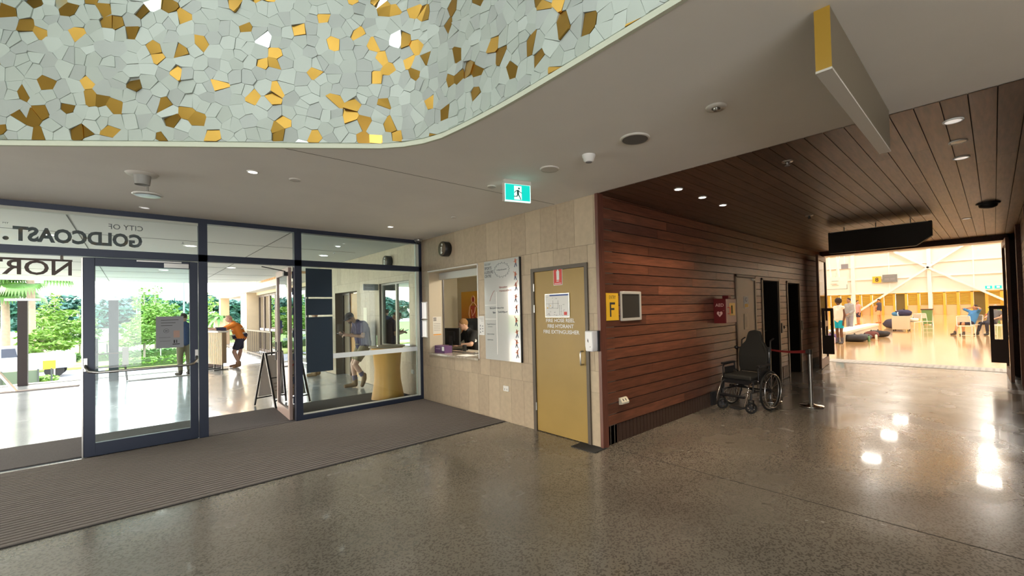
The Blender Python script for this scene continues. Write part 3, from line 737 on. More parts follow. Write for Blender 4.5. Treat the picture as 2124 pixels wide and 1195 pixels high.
for y0,y1,z0,z1 in ((3.79,4.0,1.60,1.602),(3.79,4.0,1.66,1.662),(3.79,3.792,1.6,1.70),(3.88,3.882,1.6,1.70),(3.95,3.952,1.6,1.66)): b.box(3.7985,3.8,y0,y1,z0,z1)
b.mat(M_red).box(3.7985,3.8,3.64,3.69,1.515,1.555); b.mat(M_yel).box(3.7985,3.8,3.97,3.99,1.60,1.615).box(3.7985,3.8,3.92,3.935,1.63,1.64).build('printing', None, o)
# sanitiser dispenser
o = thing('sanitiser_dispenser', 'white hand sanitiser dispenser on the wall between mustard door and timber corner', 'dispenser', (3.76,3.22,1.10))
b = MB().mat(mat('dispenser_white',(0.74,0.74,0.76),.3)); b.prism([(3.165,1.10),(3.265,1.10),(3.275,1.16),(3.275,1.335),(3.155,1.335),(3.155,1.16)], 'x', 3.70, XA-.012); b.build('cover', None, o, bevel=.012)
MB().mat(M_black).box(XA-.03,XA,3.135,3.155,1.10,1.335).box(XA-.012,XA,3.155,3.275,1.10,1.335).build('back_plate', None, o)
b = MB().mat(M_ink).prism([(3.222,1.20),(3.235,1.22),(3.228,1.25),(3.22,1.225)], 'x', 3.698, 3.70); b.cyl((3.698,3.195,1.155),(3.70,3.195,1.155),.005,n=10); pieces(b, 'emblem', o)
# floor mat by the door
b = MB().mat(mat('rubber_mat',(0.02,0.02,0.02),.8,bump=.5,bscale=200)); b.box(3.62,3.835,3.10,3.455,0.0005,.008)
o = b.build('door_mat'); tag(o, 'small black rubber mat on floor under the dispenser at the corner', 'mat')
# ================================================================ on the timber wall
YW = YC+.002
def Cp(b, x0,x1,z0,z1,t0,t1): return b.box(x0,x1,YW-t0,YW-t1,z0,z1)
o = thing('entry_sign', 'yellow sign reading ENTRY F beside the timber wall corner', 'sign', (4.05,YW,1.44))
Cp(MB().mat(M_yel),3.935,4.167,1.442,1.764,0,.006).build('plate', None, o)
b = MB().mat(M_ink); txt('ENTRY', (4.055,YW-.007,1.695), (1,0,0), Z1, .04, .125, -.004, mb=b, align='c', depth=0)
Cp(Cp(Cp(b,4.00,4.025,1.485,1.655,.006,.0075),4.025,4.10,1.63,1.655,.006,.0075),4.025,4.085,1.565,1.588,.006,.0075).build('lettering', None, o)
o = thing('poster_frame', 'silver snap frame holding a black sheet beside the yellow sign', 'frame', (4.42,YW,1.43))
b = MB().mat(mat('silver_frame',(0.66,0.64,0.60),.3,metal=.4)); Cp(Cp(Cp(Cp(b,4.20,4.232,1.43,1.785,0,.018),4.60,4.632,1.43,1.785,0,.018),4.232,4.60,1.43,1.462,0,.018),4.232,4.60,1.753,1.785,0,.018); b.build('frame', None, o, bevel=.004)
Cp(MB().mat(mat('black_sheet',(0.035,0.033,0.03),.35)),4.232,4.60,1.462,1.753,0,.008).build('sheet', None, o)
o = thing('power_socket', 'cream slanted double power socket low on the timber wall', 'power outlet', (4.20,YW,.44))
b = MB().mat(mat('cream_plastic',(0.72,0.66,0.52),.4)); b.prism([(YW,.435),(YW-.05,.445),(YW-.055,.47),(YW-.02,.515),(YW,.52)], 'x', 4.13, 4.27); b.build('body', None, o, bevel=.004)
b = MB().mat(M_ink)
for x in (4.17,4.22): b.bar((x,YW-.048,.48),(x,YW-.03,.505),.012,.003)
pieces(b, 'pin_hole', o, 0.002)
o = thing('defibrillator_cabinet', 'dark red AED defibrillator cabinet mounted on the timber wall', 'cabinet', (6.86,YW-.1,1.30))
b = MB().mat(mat('aed_red',(0.11,0.006,0.008),.45)); b.box(6.68,7.05,YW-.20,YW,1.30,1.69); b.box(6.85,6.95,YW-.17,YW-.07,1.69,1.74); b.build('body', None, o, bevel=.006)
b = MB().mat(mat('pink_door',(0.42,0.27,0.22),.4)).box(6.69,7.04,YW-.212,YW-.20,1.31,1.68).build('cabinet_door', None, o)
b = MB().mat(mat('window_contents',(0.80,0.50,0.10),.35)).box(6.79,6.99,YW-.215,YW-.212,1.42,1.62); b.mat(M_ydk).box(6.84,6.90,YW-.2155,YW-.215,1.45,1.58).build('window', None, o)
b = MB().mat(M_red).tube([(6.72,YW-.212,1.45),(6.72,YW-.25,1.45),(6.72,YW-.25,1.55),(6.72,YW-.212,1.55)], .006, 6).build('handle', None, o)
b = MB().mat(mat('pale_pink_print',(0.62,0.40,0.38),.5)); txt('AED', (6.679,YW-.10,1.565), AX, Z1, .05, .135, .01, mb=b, align='c', depth=0)
b.prism([(YW-.10,1.40),(YW-.055,1.45),(YW-.055,1.475),(YW-.075,1.49),(YW-.10,1.475),(YW-.125,1.49),(YW-.145,1.475),(YW-.145,1.45)], 'x', 6.677, 6.679)
b.mat(MATS['aed_red']).prism([(YW-.105,1.425),(YW-.085,1.455),(YW-.095,1.455),(YW-.09,1.48),(YW-.115,1.45),(YW-.102,1.45)], 'x', 6.676, 6.677); b.mat(MATS['pale_pink_print']).bar((6.677,YW-.155,1.50),(6.677,YW-.175,1.505),.012,.002)
pieces(b, 'lettering', o, .004)
# doors along the timber wall
Mtan = mat('tan_door_paint', (0.30,0.245,0.175), .4)
d = sempty('door_4', (7.98,YC,0)); MB().mat(Mtan).box(7.58,8.39,YC+.0,YC+.04,.01,2.07).build('door_leaf', None, d)
b = MB().mat(M_steel)
for z in (.3,1.62,1.9): b.cyl((7.585,YC-.008,z),(7.585,YC-.008,z+.12),.01,n=8)
pieces(b, 'hinge', d, 0.002); MB().mat(M_white).box(8.28,8.38,YC-.03,YC,2.03,2.065).build('door_closer', None, d)
o = thing('door_plaque', 'pale plaque with round emblem on the tan service door, upper one', 'sign', (7.98,YC,1.52)); MB().mat(M_paper).box(7.88,8.08,YC-.006,YC-.0005,1.52,1.735).build('plate', None, o)
b = MB().mat(MATS['grey_print']); b.lathe((7.98,YC-.008,1.675),[(.03,0),(.038,0),(.038,.002)],16,axis=(0,1,0)); b.mat(M_yel).box(7.90,8.06,YC-.008,YC-.006,1.535,1.60).build('printing', None, o)
o = thing('door_vent_plate', 'tall tan plate with small print on the tan service door, lower one', 'sign', (7.95,YC,1.15)); MB().mat(mat('tan_plate',(0.36,0.29,0.20),.4)).box(7.87,8.05,YC-.008,YC-.0005,1.14,1.42).build('plate', None, o)
b = MB().mat(Mtan); b.box(7.92,8.0,YC-.0095,YC-.008,1.18,1.37).build('panel', None, o)
Mdd = mat('dark_door_panel', (0.11,0.085,0.06), .35)
for nm,(x0,x1,_,z1) in (('door_5',CD[1]),('door_6',CD[2])):
    d = sempty(nm, ((x0+x1)/2,YC+.3,0)); MB().mat(Mdd).box(x0+.02,x1-.02,YC+.28,YC+.32,.005,z1-.02).build('door_leaf', None, d)
    b = MB().mat(M_steel).tube([(x1-.11,YC+.28,1.02),(x1-.11,YC+.23,1.02),(x1-.22,YC+.23,1.02)], .009, 8).build('door_handle', None, d)
b = MB().mat(M_black); b.box(9.735,9.80,YW-.03,YW,.97,1.18).box(9.74,9.795,YW-.033,YW-.03,1.0,1.15)
o = b.build('card_reader'); tag(o, 'black card reader beside the first dark doorway', 'card reader')
o = thing('key_switch', 'tiny round key switch on timber panel between the two dark doorways', 'switch', (9.98,YW,1.08)); MB().mat(M_steel).cyl((9.98,YW,1.08),(9.98,YW-.02,1.08),.03).build('ring', None, o); MB().mat(M_black).cyl((9.98,YW-.02,1.08),(9.98,YW-.024,1.08),.018).build('barrel', None, o)
b = MB().mat(M_black); b.box(11.10,11.16,YW-.03,YW,.97,1.18); o = b.build('card_reader'); tag(o, 'black card reader beside the second dark doorway', 'card reader')
o = thing('vent_grille', 'low slatted timber vent grille at wall foot between dark doorways', 'vent', (9.96,YW,.02)); b = MB().mat(M_dark); Cp(b,9.78,10.16,.02,.26,0,.006).build('backing', None, o)
b = MB().mat(M_wc[0])
for k in range(8): Cp(b,9.79+k*.046,9.82+k*.046,.02,.26,.006,.015)
b.build('slats', None, o)
# gym entrance leaves
Mlf = mat('leaf_bronze', (0.20,0.105,0.07), .4); Mpl = mat('dark_pull_plate', (0.060,0.028,0.018), .35)
def gymleaf(nm, x0, y0, x1, y1, side):
    d = sempty(nm, (x0,y0,0)); T = Matrix.Translation((x0,y0,0)) @ Matrix.Rotation(math.atan2(y1-y0,x1-x0),4,'Z'); L = math.hypot(x1-x0,y1-y0)
    b = MB().mat(Mlf); b.T = T; b.box(0,.09,-.025,.025,.01,2.74).box(L-.09,L,-.025,.025,.01,2.74).box(.09,L-.09,-.025,.025,.01,.20).box(.09,L-.09,-.025,.025,2.62,2.74).box(.09,L-.09,-.024,.024,.98,1.12); b.build('door_frame', None, d)
    b = MB().mat(M_glass); b.T = T; b.box(.09,L-.09,-.004,.004,.20,.98).box(.09,L-.09,-.004,.004,1.12,2.62).build('door_glass', None, d)
    b = MB().mat(Mpl); b.T = T; s_ = side
    b.box(.16,.20,s_*.03,s_*.10,.35,1.45).box(.16,.20,s_*.21,s_*.27,.35,1.45).box(.16,.20,s_*.10,s_*.21,.35,.80).box(.16,.20,s_*.10,s_*.21,1.38,1.45).build('pull_plate', None, d)
    return d
gymleaf('door_7', 11.75, 2.93, 12.95, 3.05, -1)
gymleaf('door_8', 11.80, -.20, 12.98, -.16, 1)
# ================================================================ ceiling fixtures
def disc_light(nm, label, x, y, r, lens, z=ZC, group=None):
    o = thing(nm, label, 'ceiling light', (x,y,z-.008), group=group)
    MB().mat(M_white).lathe((x,y,z-.008), [(r*.8,.004),(r*.8,0),(r,0),(r*1.02,.008)], 24).build('trim_ring', None, o)
    MB().mat(lens).lathe((x,y,z-.006), [(0,0),(r*.82,0)], 24).build('lens', None, o); return o
disc_light('downlight', 'lit round downlight in white ceiling left of the long joint, near the mosaic void', .781,4.653,.045,M_lens)
disc_light('downlight', 'lit round downlight in white ceiling near the tiled wall and glass front', 2.816,6.375,.045,M_lens)
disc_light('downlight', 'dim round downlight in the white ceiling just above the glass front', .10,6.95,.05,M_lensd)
for (x,y,t) in ((4.392,2.43,'nearest the white ceiling'),(4.958,2.428,'middle of its row of three'),(5.56,2.445,'farthest of its row of three')):
    disc_light('downlight', 'lit downlight in timber ceiling above the timber wall, '+t, x,y,.05,M_lens, group='downlights above the timber wall')
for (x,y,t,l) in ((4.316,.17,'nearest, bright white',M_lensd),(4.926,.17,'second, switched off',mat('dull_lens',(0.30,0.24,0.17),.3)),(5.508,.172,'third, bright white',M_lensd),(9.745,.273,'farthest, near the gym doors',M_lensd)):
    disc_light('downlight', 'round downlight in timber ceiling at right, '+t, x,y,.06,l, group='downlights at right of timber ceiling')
def flat_fix(nm, label, cat, x, y, r, col, z=ZC, inner=None):
    o = thing(nm, label, cat, (x,y,z-.012)); MB().mat(mat('fixture_white',(0.62,0.59,0.54),.5)).lathe((x,y,z-.012), [(r*.86,0),(r*.95,0),(r,.006),(r,.012)], 28).build('ring', None, o)
    MB().mat(inner or MATS['fixture_white']).lathe((x,y,z-.010), [(0,0),(r*.87,0)], 28).build('cover', None, o); return o
flat_fix('ceiling_speaker', 'large round ceiling speaker with grey grille', 'speaker', 2.802,1.907,.115,0,inner=mat('speaker_grille',(0.16,0.15,0.14),.6,bump=.6,bscale=400))
flat_fix('ceiling_cover', 'plain round white cover in ceiling between the exit sign and smoke detector', 'cover plate', 2.796,2.858,.09,0)
flat_fix('ceiling_cover', 'thin round plate in white ceiling beside the long joint', 'cover plate', 1.125,4.67,.05,0)
flat_fix('ceiling_cover', 'small round sensor plate on ceiling immediately left of the exit sign', 'cover plate', 2.72,3.66,.045,0)
flat_fix('ceiling_cover', 'small flat plate on white ceiling above the tiled wall near the i sign', 'cover plate', 3.2,5.2,.035,0)
o = thing('smoke_detector', 'white smoke detector hanging from the white ceiling beside the speaker', 'smoke detector', (2.807,2.385,ZC-.06))
MB().mat(M_white).lathe((2.807,2.385,ZC-.06), [(.03,.0),(.045,.012),(.048,.035),(.055,.04),(.058,.06)], 24).build('base', None, o); MB().mat(MATS['grey_print']).lathe((2.807,2.385,ZC-.062), [(0,0),(.028,0),(.03,.004)], 16).build('sensor', None, o)
o = thing('sprinkler_head', 'small sprinkler plate in white ceiling right of the speaker', 'sprinkler', (2.77,1.243,ZC-.02))
MB().mat(MATS['fixture_white']).lathe((2.77,1.243,ZC-.012), [(.028,0),(.06,0),(.066,.012)], 24).build('escutcheon', None, o); MB().mat(M_steel).lathe((2.77,1.243,ZC-.025), [(0,0),(.016,0),(.018,.02)], 12).build('head', None, o)
o = thing('sprinkler_head', 'chrome sprinkler in the timber ceiling between white ceiling and gym', 'sprinkler', (4.342,1.293,ZC-.04))
MB().mat(M_steel).lathe((4.342,1.293,ZC-.008), [(.02,0),(.045,0),(.048,.008)], 20).build('escutcheon', None, o)
b = MB().mat(M_steel); b.cyl((4.342,1.293,ZC-.008),(4.342,1.293,ZC-.03),.008); b.cyl((4.342,1.293,ZC-.042),(4.342,1.293,ZC-.038),.025,n=12); b.tube([(4.325,1.293,ZC-.01),(4.322,1.293,ZC-.03),(4.342,1.293,ZC-.04)],.003,5).tube([(4.36,1.293,ZC-.01),(4.362,1.293,ZC-.03),(4.342,1.293,ZC-.04)],.003,5).build('head', None, o)
o = thing('sprinkler_head', 'chrome sprinkler in the timber ceiling near hanging dark panel', 'sprinkler', (7.3,1.9,ZC-.04))
MB().mat(M_steel).lathe((7.3,1.9,ZC-.008), [(.02,0),(.05,0),(.055,.008)], 20).build('escutcheon', None, o); MB().mat(M_black).lathe((7.3,1.9,ZC-.05), [(0,0),(.02,0),(.012,.04)], 12).build('head', None, o)
o = thing('dome_camera', 'black dome fixture on the timber ceiling near right wall', 'camera', (8.433,.02,ZC-.06))
MB().mat(M_black).lathe((8.433,.02,ZC-.02), [(.05,0),(.12,.0),(.125,.02)], 24).build('base', None, o); MB().mat(M_black).lathe((8.433,.02,ZC-.02), [(.10,0),(.09,-.035),(.05,-.055),(0,-.06)], 24).build('dome', None, o)
# air outlet: collar and dish
o = thing('air_diffuser', 'round white air diffuser with a hanging dish above the closed glass door', 'air diffuser', (.06,5.33,2.70))
MB().mat(MATS['fixture_white']).lathe((.061,5.34,ZC-.018), [(.05,0),(.10,.0),(.115,.018)], 28).build('collar', None, o)
MB().mat(mat('grey_duct',(0.35,0.35,0.33),.5)).lathe((.061,5.34,ZC-.10), [(.052,0),(.058,.05),(.062,.09)], 24).build('neck', None, o)
MB().mat(M_white).lathe((.10,5.52,2.745), [(0,.008),(.10,.010),(.112,.016),(.10,.026),(0,.028)], 28).build('dish', None, o)
MB().mat(M_steel).lathe((.10,5.52,2.743), [(0,0),(.09,.004)], 28).build('dish_lens', None, o)
MB().mat(M_steel).cyl((.10,5.52,2.77),(.10,5.52,ZC),.008).build('rod', None, o)
# exit sign
ex = thing('exit_sign', 'green running man exit sign hanging under the white ceiling', 'exit sign', (2.80,3.34,2.69))
d_ = (Vector((2.937,3.297,0))-Vector((2.671,3.389,0))).normalized(); ang = math.atan2(d_.y,d_.x)
Te = Matrix.Translation((2.805,3.343,2.69)) @ Matrix.Rotation(ang,4,'Z')
b = MB().mat(MATS['fixture_white']); b.T = Te; b.box(-.145,.145,-.018,.03,.175,.217).box(-.150,-.14,-.018,.03,0,.19).build('housing', None, ex)
Mex = mat('exit_green',(0.0,0.35,0.30),.4,emit=(0.0,.62,.52),estr=.22); Mew = mat('exit_white',(0.8,.95,.9),.4,emit=(.62,1,.88),estr=.27)
b = MB().mat(Mew); b.T = Te; b.box(-.14,.14,-.012,.012,0,.185).build('lit_rim', None, ex)
b = MB().mat(Mex); b.T = Te; b.box(-.132,.132,-.015,-.012,.012,.172).build('lit_face', None, ex)
b = MB().mat(Mew); b.T = Te; b.box(-.04,.04,-.016,-.015,.02,.16); b.mat(mat('sign_dark_green',(0,.08,.07),.5)); b.ell((.012,-.0165,.135),(.010,.001,.010),10,6)
for a,c,w_ in (((0,.118),(.0,.075),.022),((.0,.118),(-.032,.10),.008),((-.032,.10),(-.036,.085),.007),((.004,.118),(.025,.095),.008),((.025,.095),(.045,.09),.007),((.0,.078),(.018,.05),.011),((.018,.05),(.03,.022),.009),((0,.078),(-.012,.052),.011),((-.012,.052),(-.045,.052),.008)):
    b.bar((a[0],-.0165,a[1]),(c[0],-.0165,c[1]),w_,.001,(0,1,0))
b.build('running_figure', None, ex)
# hanging wayfinding blade
o = thing('hanging_sign', 'thin hanging sign blade with mustard end, under the white ceiling', 'sign', (2.97,.495,2.57))
b = MB().mat(mat('blade_face',(0.17,0.14,0.10),.5)); b.box(2.203,3.735,.465,.525,2.632,ZC-.002).build('panel', None, o)
MB().mat(mat('mustard_end',(0.42,0.25,0.03),.5)).box(2.198,2.203,.464,.526,2.632,ZC-.002).build('end_cap', None, o)
MB().mat(MATS['fixture_white']).box(2.198,3.74,.463,.527,2.622,2.632).build('bottom_edge', None, o)
o = thing('hanging_signboard', 'dark panel with cut corner hanging from the timber ceiling before the gym', 'sign', (8.95,1.33,2.46))
b = MB().mat(mat('dark_panel',(0.022,0.017,0.013),.6)); b.prism([(.64,2.60),(.64,2.83),(2.03,2.83),(2.03,2.46),(.84,2.46)], 'x', 8.9, 9.02).build('board', None, o)
for y in (.9,1.35,1.8): MB().mat(M_steel).cyl((8.96,y,2.83),(8.96,y,ZC),.008).build('hanger', None, o)
MB().mat(mat('bright_gap_paint',(0.7,0.65,0.58),.4)).box(8.895,8.90,.68,2.0,2.822,2.83).build('edge_strip', None, o)  # pale strip painted in for the bright gap above the board
# terrace soffit fittings
for k,(x,y,r,t) in enumerate(((.76,10.24,.10,'large, over the closed glass door'),(3.06,10.42,.10,'large, over the leaning man'),(2.857,8.85,.05,'small, near the side glass'),(-.9,10.0,.07,'small, behind the mirrored lettering'),(.45,13.6,.12,'seen through the closed glass door'),(.60,15.8,.12,'farthest, seen through the closed glass door'),(1.9,14.3,.11,'seen through the open doorway'))):
    disc_light('terrace_light', 'round light under the terrace soffit, '+t, x,y,r,M_lens, z=ZC+.002, group='lights under the terrace soffit')
for k,(x,y,t) in enumerate(((3.05,9.7,'beyond the side glass'),(.62,9.8,'above closed glass door'),(2.55,13.0,'far out beyond open doorway'))):
    o = thing('sprinkler_head', 'small sprinkler under the terrace soffit, '+t, 'sprinkler', (x,y,ZC-.05)); MB().mat(M_steel).cyl((x,y,ZC+.003),(x,y,ZC-.03),.008).build('stem', None, o); MB().mat(M_steel).cyl((x,y,ZC-.04),(x,y,ZC-.03),.022,n=12).build('head', None, o)
# ================================================================ PEOPLE
def fused(name, mb, mt, parent, voxel, smooth_it=3, extra=None):
    "capsules and ellipsoids fused by a voxel remesh into one continuous surface; extra = builder joined afterwards"
    me = bpy.data.meshes.new('tmp'); inv = wm(parent).inverted()
    me.from_pydata([tuple(inv @ Vector(v)) for v in mb.v], [], mb.f)
    o = bpy.data.objects.new('tmp', me); COL.objects.link(o)
    r = o.modifiers.new('r', 'REMESH'); r.mode = 'VOXEL'; r.voxel_size = voxel
    s_ = o.modifiers.new('s', 'SMOOTH'); s_.iterations = smooth_it; s_.factor = .5
    dg = bpy.context.evaluated_depsgraph_get(); dg.update()
    m2 = bpy.data.meshes.new_from_object(o.evaluated_get(dg)); m2.name = name
    bpy.data.objects.remove(o); bpy.data.meshes.remove(me)
    if extra is not None:
        bm = bmesh.new(); bm.from_mesh(m2); t = bpy.data.meshes.new('t')
        t.from_pydata([tuple(inv @ Vector(v)) for v in extra.v], [], extra.f); bm.from_mesh(t); bmesh.ops.recalc_face_normals(bm, faces=bm.faces); bm.to_mesh(m2); bm.free(); bpy.data.meshes.remove(t)
    m2.polygons.foreach_set('use_smooth', [True]*len(m2.polygons)); m2.materials.clear(); m2.materials.append(mt)
    ob = bpy.data.objects.new(name, m2); COL.objects.link(ob); ob.parent = parent; return ob
def limb(b, a, c, r0, r1, ball=True, n=14):
    b.cyl(a, c, r0, r1, n=n)
    if ball: b.ell(a, r0*1.0, n, 8); b.ell(c, r1*1.0, n, 8)
def hand(wr, dirv, side, curl=.5, s=1.0, n=6):
    "palm, four unequal bent fingers and a thumb leaving the side of the palm; side = vector toward the thumb"
    h = MB(); wr = Vector(wr); d = Vector(dirv).normalized(); t = Vector(side); t = (t-d*t.dot(d)).normalized(); nrm = d.cross(t)
    pc = wr + d*.045*s; rot = Matrix((t, nrm, d)).transposed()
    h.ell(pc, (.040*s,.016*s,.052*s), 10, 6, rot)
    for k,(off,L) in enumerate(((.028,.072),(.010,.080),(-.009,.075),(-.027,.058))):
        p = wr + d*.082*s + t*off*s; pts = [p]; a = 0
        for j,f in enumerate((.45,.32,.23)):
            a += curl*(.55+.15*j); v = d*math.cos(a) + nrm*math.sin(a); p = p + v*L*f*s*1.1; pts.append(p)
        h.tube(pts, [.0092*s,.0088*s,.008*s,.0065*s], n)
    p = wr + d*.028*s + t*.030*s; v1 = (t*.75+d*.65).normalized(); v2 = (t*.35+d*.85+nrm*curl*.6).normalized()
    h.tube([p, p+v1*.034*s, p+v1*.034*s+v2*.03*s, p+v1*.034*s+v2*.052*s], [.0115*s,.0105*s,.0095*s,.007*s], n)
    return h
def person(label, J, H_=1.78, skin=(0.55,0.34,0.24), voxel=.011, shirt=None, sleeve=.55, shorts=None, leglen=.55, shoes=(0.05,0.04,0.03), sock=None,
           hair=None, afro=0, cap=None, fat=1.0, look=(0,-1,-.2), hands=True, handdir=None, group=None, curl=.6, beard=None, backcap=False):
    s = H_/1.78; V = {k: Vector(v) for k,v in J.items()}; look = Vector(look).normalized()
    base = (V['anL']+V['anR'])/2
    root = thing('person', label, 'person', (base.x, base.y, J.get('z0', (0,))[0] if False else min(V['anL'].z,V['anR'].z)-.09*s), group=group)
    sk = mat('skin_%02d%02d%02d' % tuple(int(c*99) for c in skin), skin, .5)
    b = MB(); pel, ch, nk, hd = V['pel'], V['ch'], V['nk'], V['hd']
    f = fat
    torso = ((pel, ch, .125*s*f, .12*s*f), )
    def tor(b, g):
        b.ell(pel, ((.135*f+g)*s,)*3, 14, 10); limb(b, pel, ch, (.125*f+g)*s, (.12*f+g)*s); limb(b, V['shL'], V['shR'], (.062+g)*s, (.062+g)*s)
        for k in 'LR':
            limb(b, V['sh'+k].lerp(ch,.35), V['hip'+k], (.085*f+g)*s, (.09*f+g)*s)
        limb(b, ch, nk, (.10*f+g)*s, (.055+g)*s)
    tor(b, 0); limb(b, nk, hd-Vector((0,0,.03*s)), .052*s, .05*s)
    # head
    upv = (hd-nk).normalized(); R_ = look.cross(Vector((0,0,1))).normalized(); U_ = R_.cross(look).normalized(); rot = Matrix((R_, look, U_)).transposed()
    b.ell(hd, (.076*s,.092*s,.112*s), 18, 12, rot); b.ell(hd-U_*.045*s+look*.025*s, (.055*s,.065*s,.062*s), 14, 8, rot)
    b.ell(hd+look*.098*s-U_*.012*s, (.011*s,.018*s,.02*s), 8, 6, rot)
    for q in (-1,1): b.ell(hd+R_*.078*s*q-U_*.005*s, (.010*s,.018*s,.03*s), 8, 6, rot)
    for k in 'LR':
        limb(b, V['sh'+k], V['el'+k], .050*s, .040*s); limb(b, V['el'+k], V['wr'+k], .042*s, .027*s)
        limb(b, V['hip'+k], V['kn'+k], .088*s*min(f,1.15), .056*s); limb(b, V['kn'+k].lerp(V['an'+k],.02), V['kn'+k].lerp(V['an'+k],.35), .055*s, .058*s); limb(b, V['kn'+k].lerp(V['an'+k],.35), V['an'+k], .058*s, .036*s)
        limb(b, V['an'+k]-Vector((0,0,.03*s)), V['to'+k], .042*s, .032*s)
    ex = MB()
    for k in 'LR':
        dv = (handdir or {}).get(k); fd = Vector(dv) if dv else (V['wr'+k]-V['el'+k])
        side = (V['shR' if k == 'L' else 'shL']-V['sh'+k]) + Vector((0,0,.25))
        hh = hand(V['wr'+k], fd, side, curl, s)
        ex.add(hh.v, hh.f, True)
    if not hands: ex = None
    fused('body', b, sk, root, voxel, 3, ex)
    for q in (-1,1): MB().mat(M_ink).ell(hd+look*.086*s+R_*.032*s*q+U_*.012*s, (.010*s,.006*s,.007*s), 8, 6, rot).build('eye', None, root)
    MB().mat(mat('lip',(0.25,0.08,0.06),.6)).ell(hd+look*.084*s-U_*.058*s, (.022*s,.007*s,.005*s), 8, 5, rot).build('mouth', None, root)
    def cloth(name, col, fn, vx=None, rough=.85, mt=None):
        c = MB(); fn(c); return fused(name, c, mt or mat(name+'_%02d%02d%02d' % tuple(int(q*99) for q in col), col, rough), root, vx or voxel, 2)
    if shorts:
        def fn(c):
            g = .02
            c.ell(pel, (.15*s*f,.15*s*f,.12*s), 14, 8)
            for k in 'LR':
                a = V['hip'+k]; kn = V['kn'+k]; e_ = a.lerp(kn, min(leglen,1)); limb(c, a, e_, .105*s*min(f,1.2), (.085 if leglen <= 1 else .07)*s, ball=False); c.ell(a, .105*s*min(f,1.2), 12, 8)
                if leglen > 1: limb(c, kn, kn.lerp(V['an'+k], leglen-1), .072*s, .055*s, ball=False); c.ell(kn, .072*s, 12, 8)
        cloth('trousers' if leglen > 1 else 'shorts', shorts, fn)
    if shirt:
        def fn(c):
            tor(c, .016)
            for k in 'LR':
                if sleeve > 0:
                    limb(c, V['sh'+k], V['sh'+k].lerp(V['el'+k], min(sleeve,1)), .068*s, .06*s if sleeve <= 1 else .055*s, ball=False); c.ell(V['sh'+k], .068*s, 12, 8)
                    if sleeve > 1: limb(c, V['el'+k], V['el'+k].lerp(V['wr'+k], sleeve-1), .056*s, .042*s, ball=False); c.ell(V['el'+k], .056*s, 12, 8)
        cloth('shirt', shirt, fn)
    if shoes:
        for k in 'LR':
            def fn(c, k=k):
                a = V['an'+k]; to = V['to'+k]; limb(c, a+Vector((0,0,.05*s)), a-Vector((0,0,.035*s)), .05*s, .052*s); limb(c, a-Vector((0,0,.045*s)), to, .050*s, .042*s); 
            cloth('boot', shoes, fn)
    if sock:
        for k in 'LR':
            a = V['an'+k]; q = V['kn'+k]; c = MB().mat(mat('sock_%02d' % int(sock[0]*99), sock, .9)); c.cyl(a+(q-a)*.12, a+(q-a)*.38, .052*s, .056*s, n=14); c.build('sock', None, root)
    if hair:
        c = MB(); rr = (.082+afro)*s
        c.ell(hd+U_*(.03+afro*.3)*s-look*.018*s, (rr,rr*1.12,rr*1.12), 16, 10, rot)
        if not afro: 
            c = MB(); c.ell(hd+U_*.028*s-look*.016*s, (.081*s,.092*s,.098*s), 16, 10, rot)
        fused('hair', c, mat('hair_%02d%02d' % (int(hair[0]*99), int(hair[1]*99)), hair, .8, bump=.8, bscale=60), root, max(voxel*.8,.008), 1)
    if beard:
        c = MB(); c.ell(hd-U_*.07*s+look*.05*s, (.052*s,.045*s,.045*s), 12, 8, rot); fused('beard', c, mat('beard_hair', beard, .9), root, .009, 1)
    if cap:
        c = MB(); c.ell(hd+U_*.035*s-look*.006*s, (.086*s,.10*s,.088*s), 18, 10, rot); c2 = fused('cap', c, mat('cap_%02d' % int(cap[0]*99), cap, .8), root, .009, 1)
        c = MB().mat(mat('cap_%02d' % int(cap[0]*99))); bl = (-look if backcap else look)
        pts = [hd+U_*.035*s+bl*.08*s+R_*.07*s*q+bl*(.075*s*(1-q*q)) - U_*.02*s*q*q for q in (-1,-.6,-.2,.2,.6,1)]; inn = [hd+U_*.035*s+bl*.06*s+R_*.07*s*q for q in (-1,-.6,-.2,.2,.6,1)]
        n_ = len(pts); vs = pts+inn+[p-U_*.008*s for p in pts]+[p-U_*.008*s for p in inn]
        fs = []
        for i in range(n_-1): fs += [(i,i+1,n_+i+1,n_+i),(2*n_+i,3*n_+i,3*n_+i+1,2*n_+i+1),(i,2*n_+i,2*n_+i+1,i+1)]
        c.add(vs, fs); c.build('cap_brim', None, root)
    return root
def stand(x, y, yaw, H_=1.78, z=0, armL=None, armR=None, lean=0.0, foot=.1):
    "a standing pose facing yaw"
    s = H_/1.78; f = Vector((math.cos(yaw), math.sin(yaw), 0)); r = Vector((f.y, -f.x, 0)); o = Vector((x,y,z))
    P = lambda a,b_,c: o + f*a*s + r*b_*s + Vector((0,0,c*s))
    J = dict(pel=P(0,0,.97), ch=P(lean*.5,0,1.28), nk=P(lean,0,1.48), hd=P(lean+.03,0,1.65),
             shL=P(lean*.8,-.17,1.42), shR=P(lean*.8,.17,1.42), hipL=P(0,-.09,.93), hipR=P(0,.09,.93),
             knL=P(.03,-.10,.50), knR=P(.01,.10,.50), anL=P(0,-foot,.09), anR=P(-.02,foot,.09), toL=P(.17,-foot-.03,.035), toR=P(.15,foot+.03,.035))
    aL = armL or ((0,-.24,1.13),(.08,-.25,.87)); aR = armR or ((0,.24,1.13),(.08,.25,.87))
    J['elL'], J['wrL'] = P(*aL[0]), P(*aL[1]); J['elR'], J['wrR'] = P(*aR[0]), P(*aR[1]); J['_f'] = f
    return J
# man leaning back on the wall with a phone, faces -Y+... toward the left
def wj(d): return {k: Vector(v) for k,v in d.items() if not k.startswith('_')}
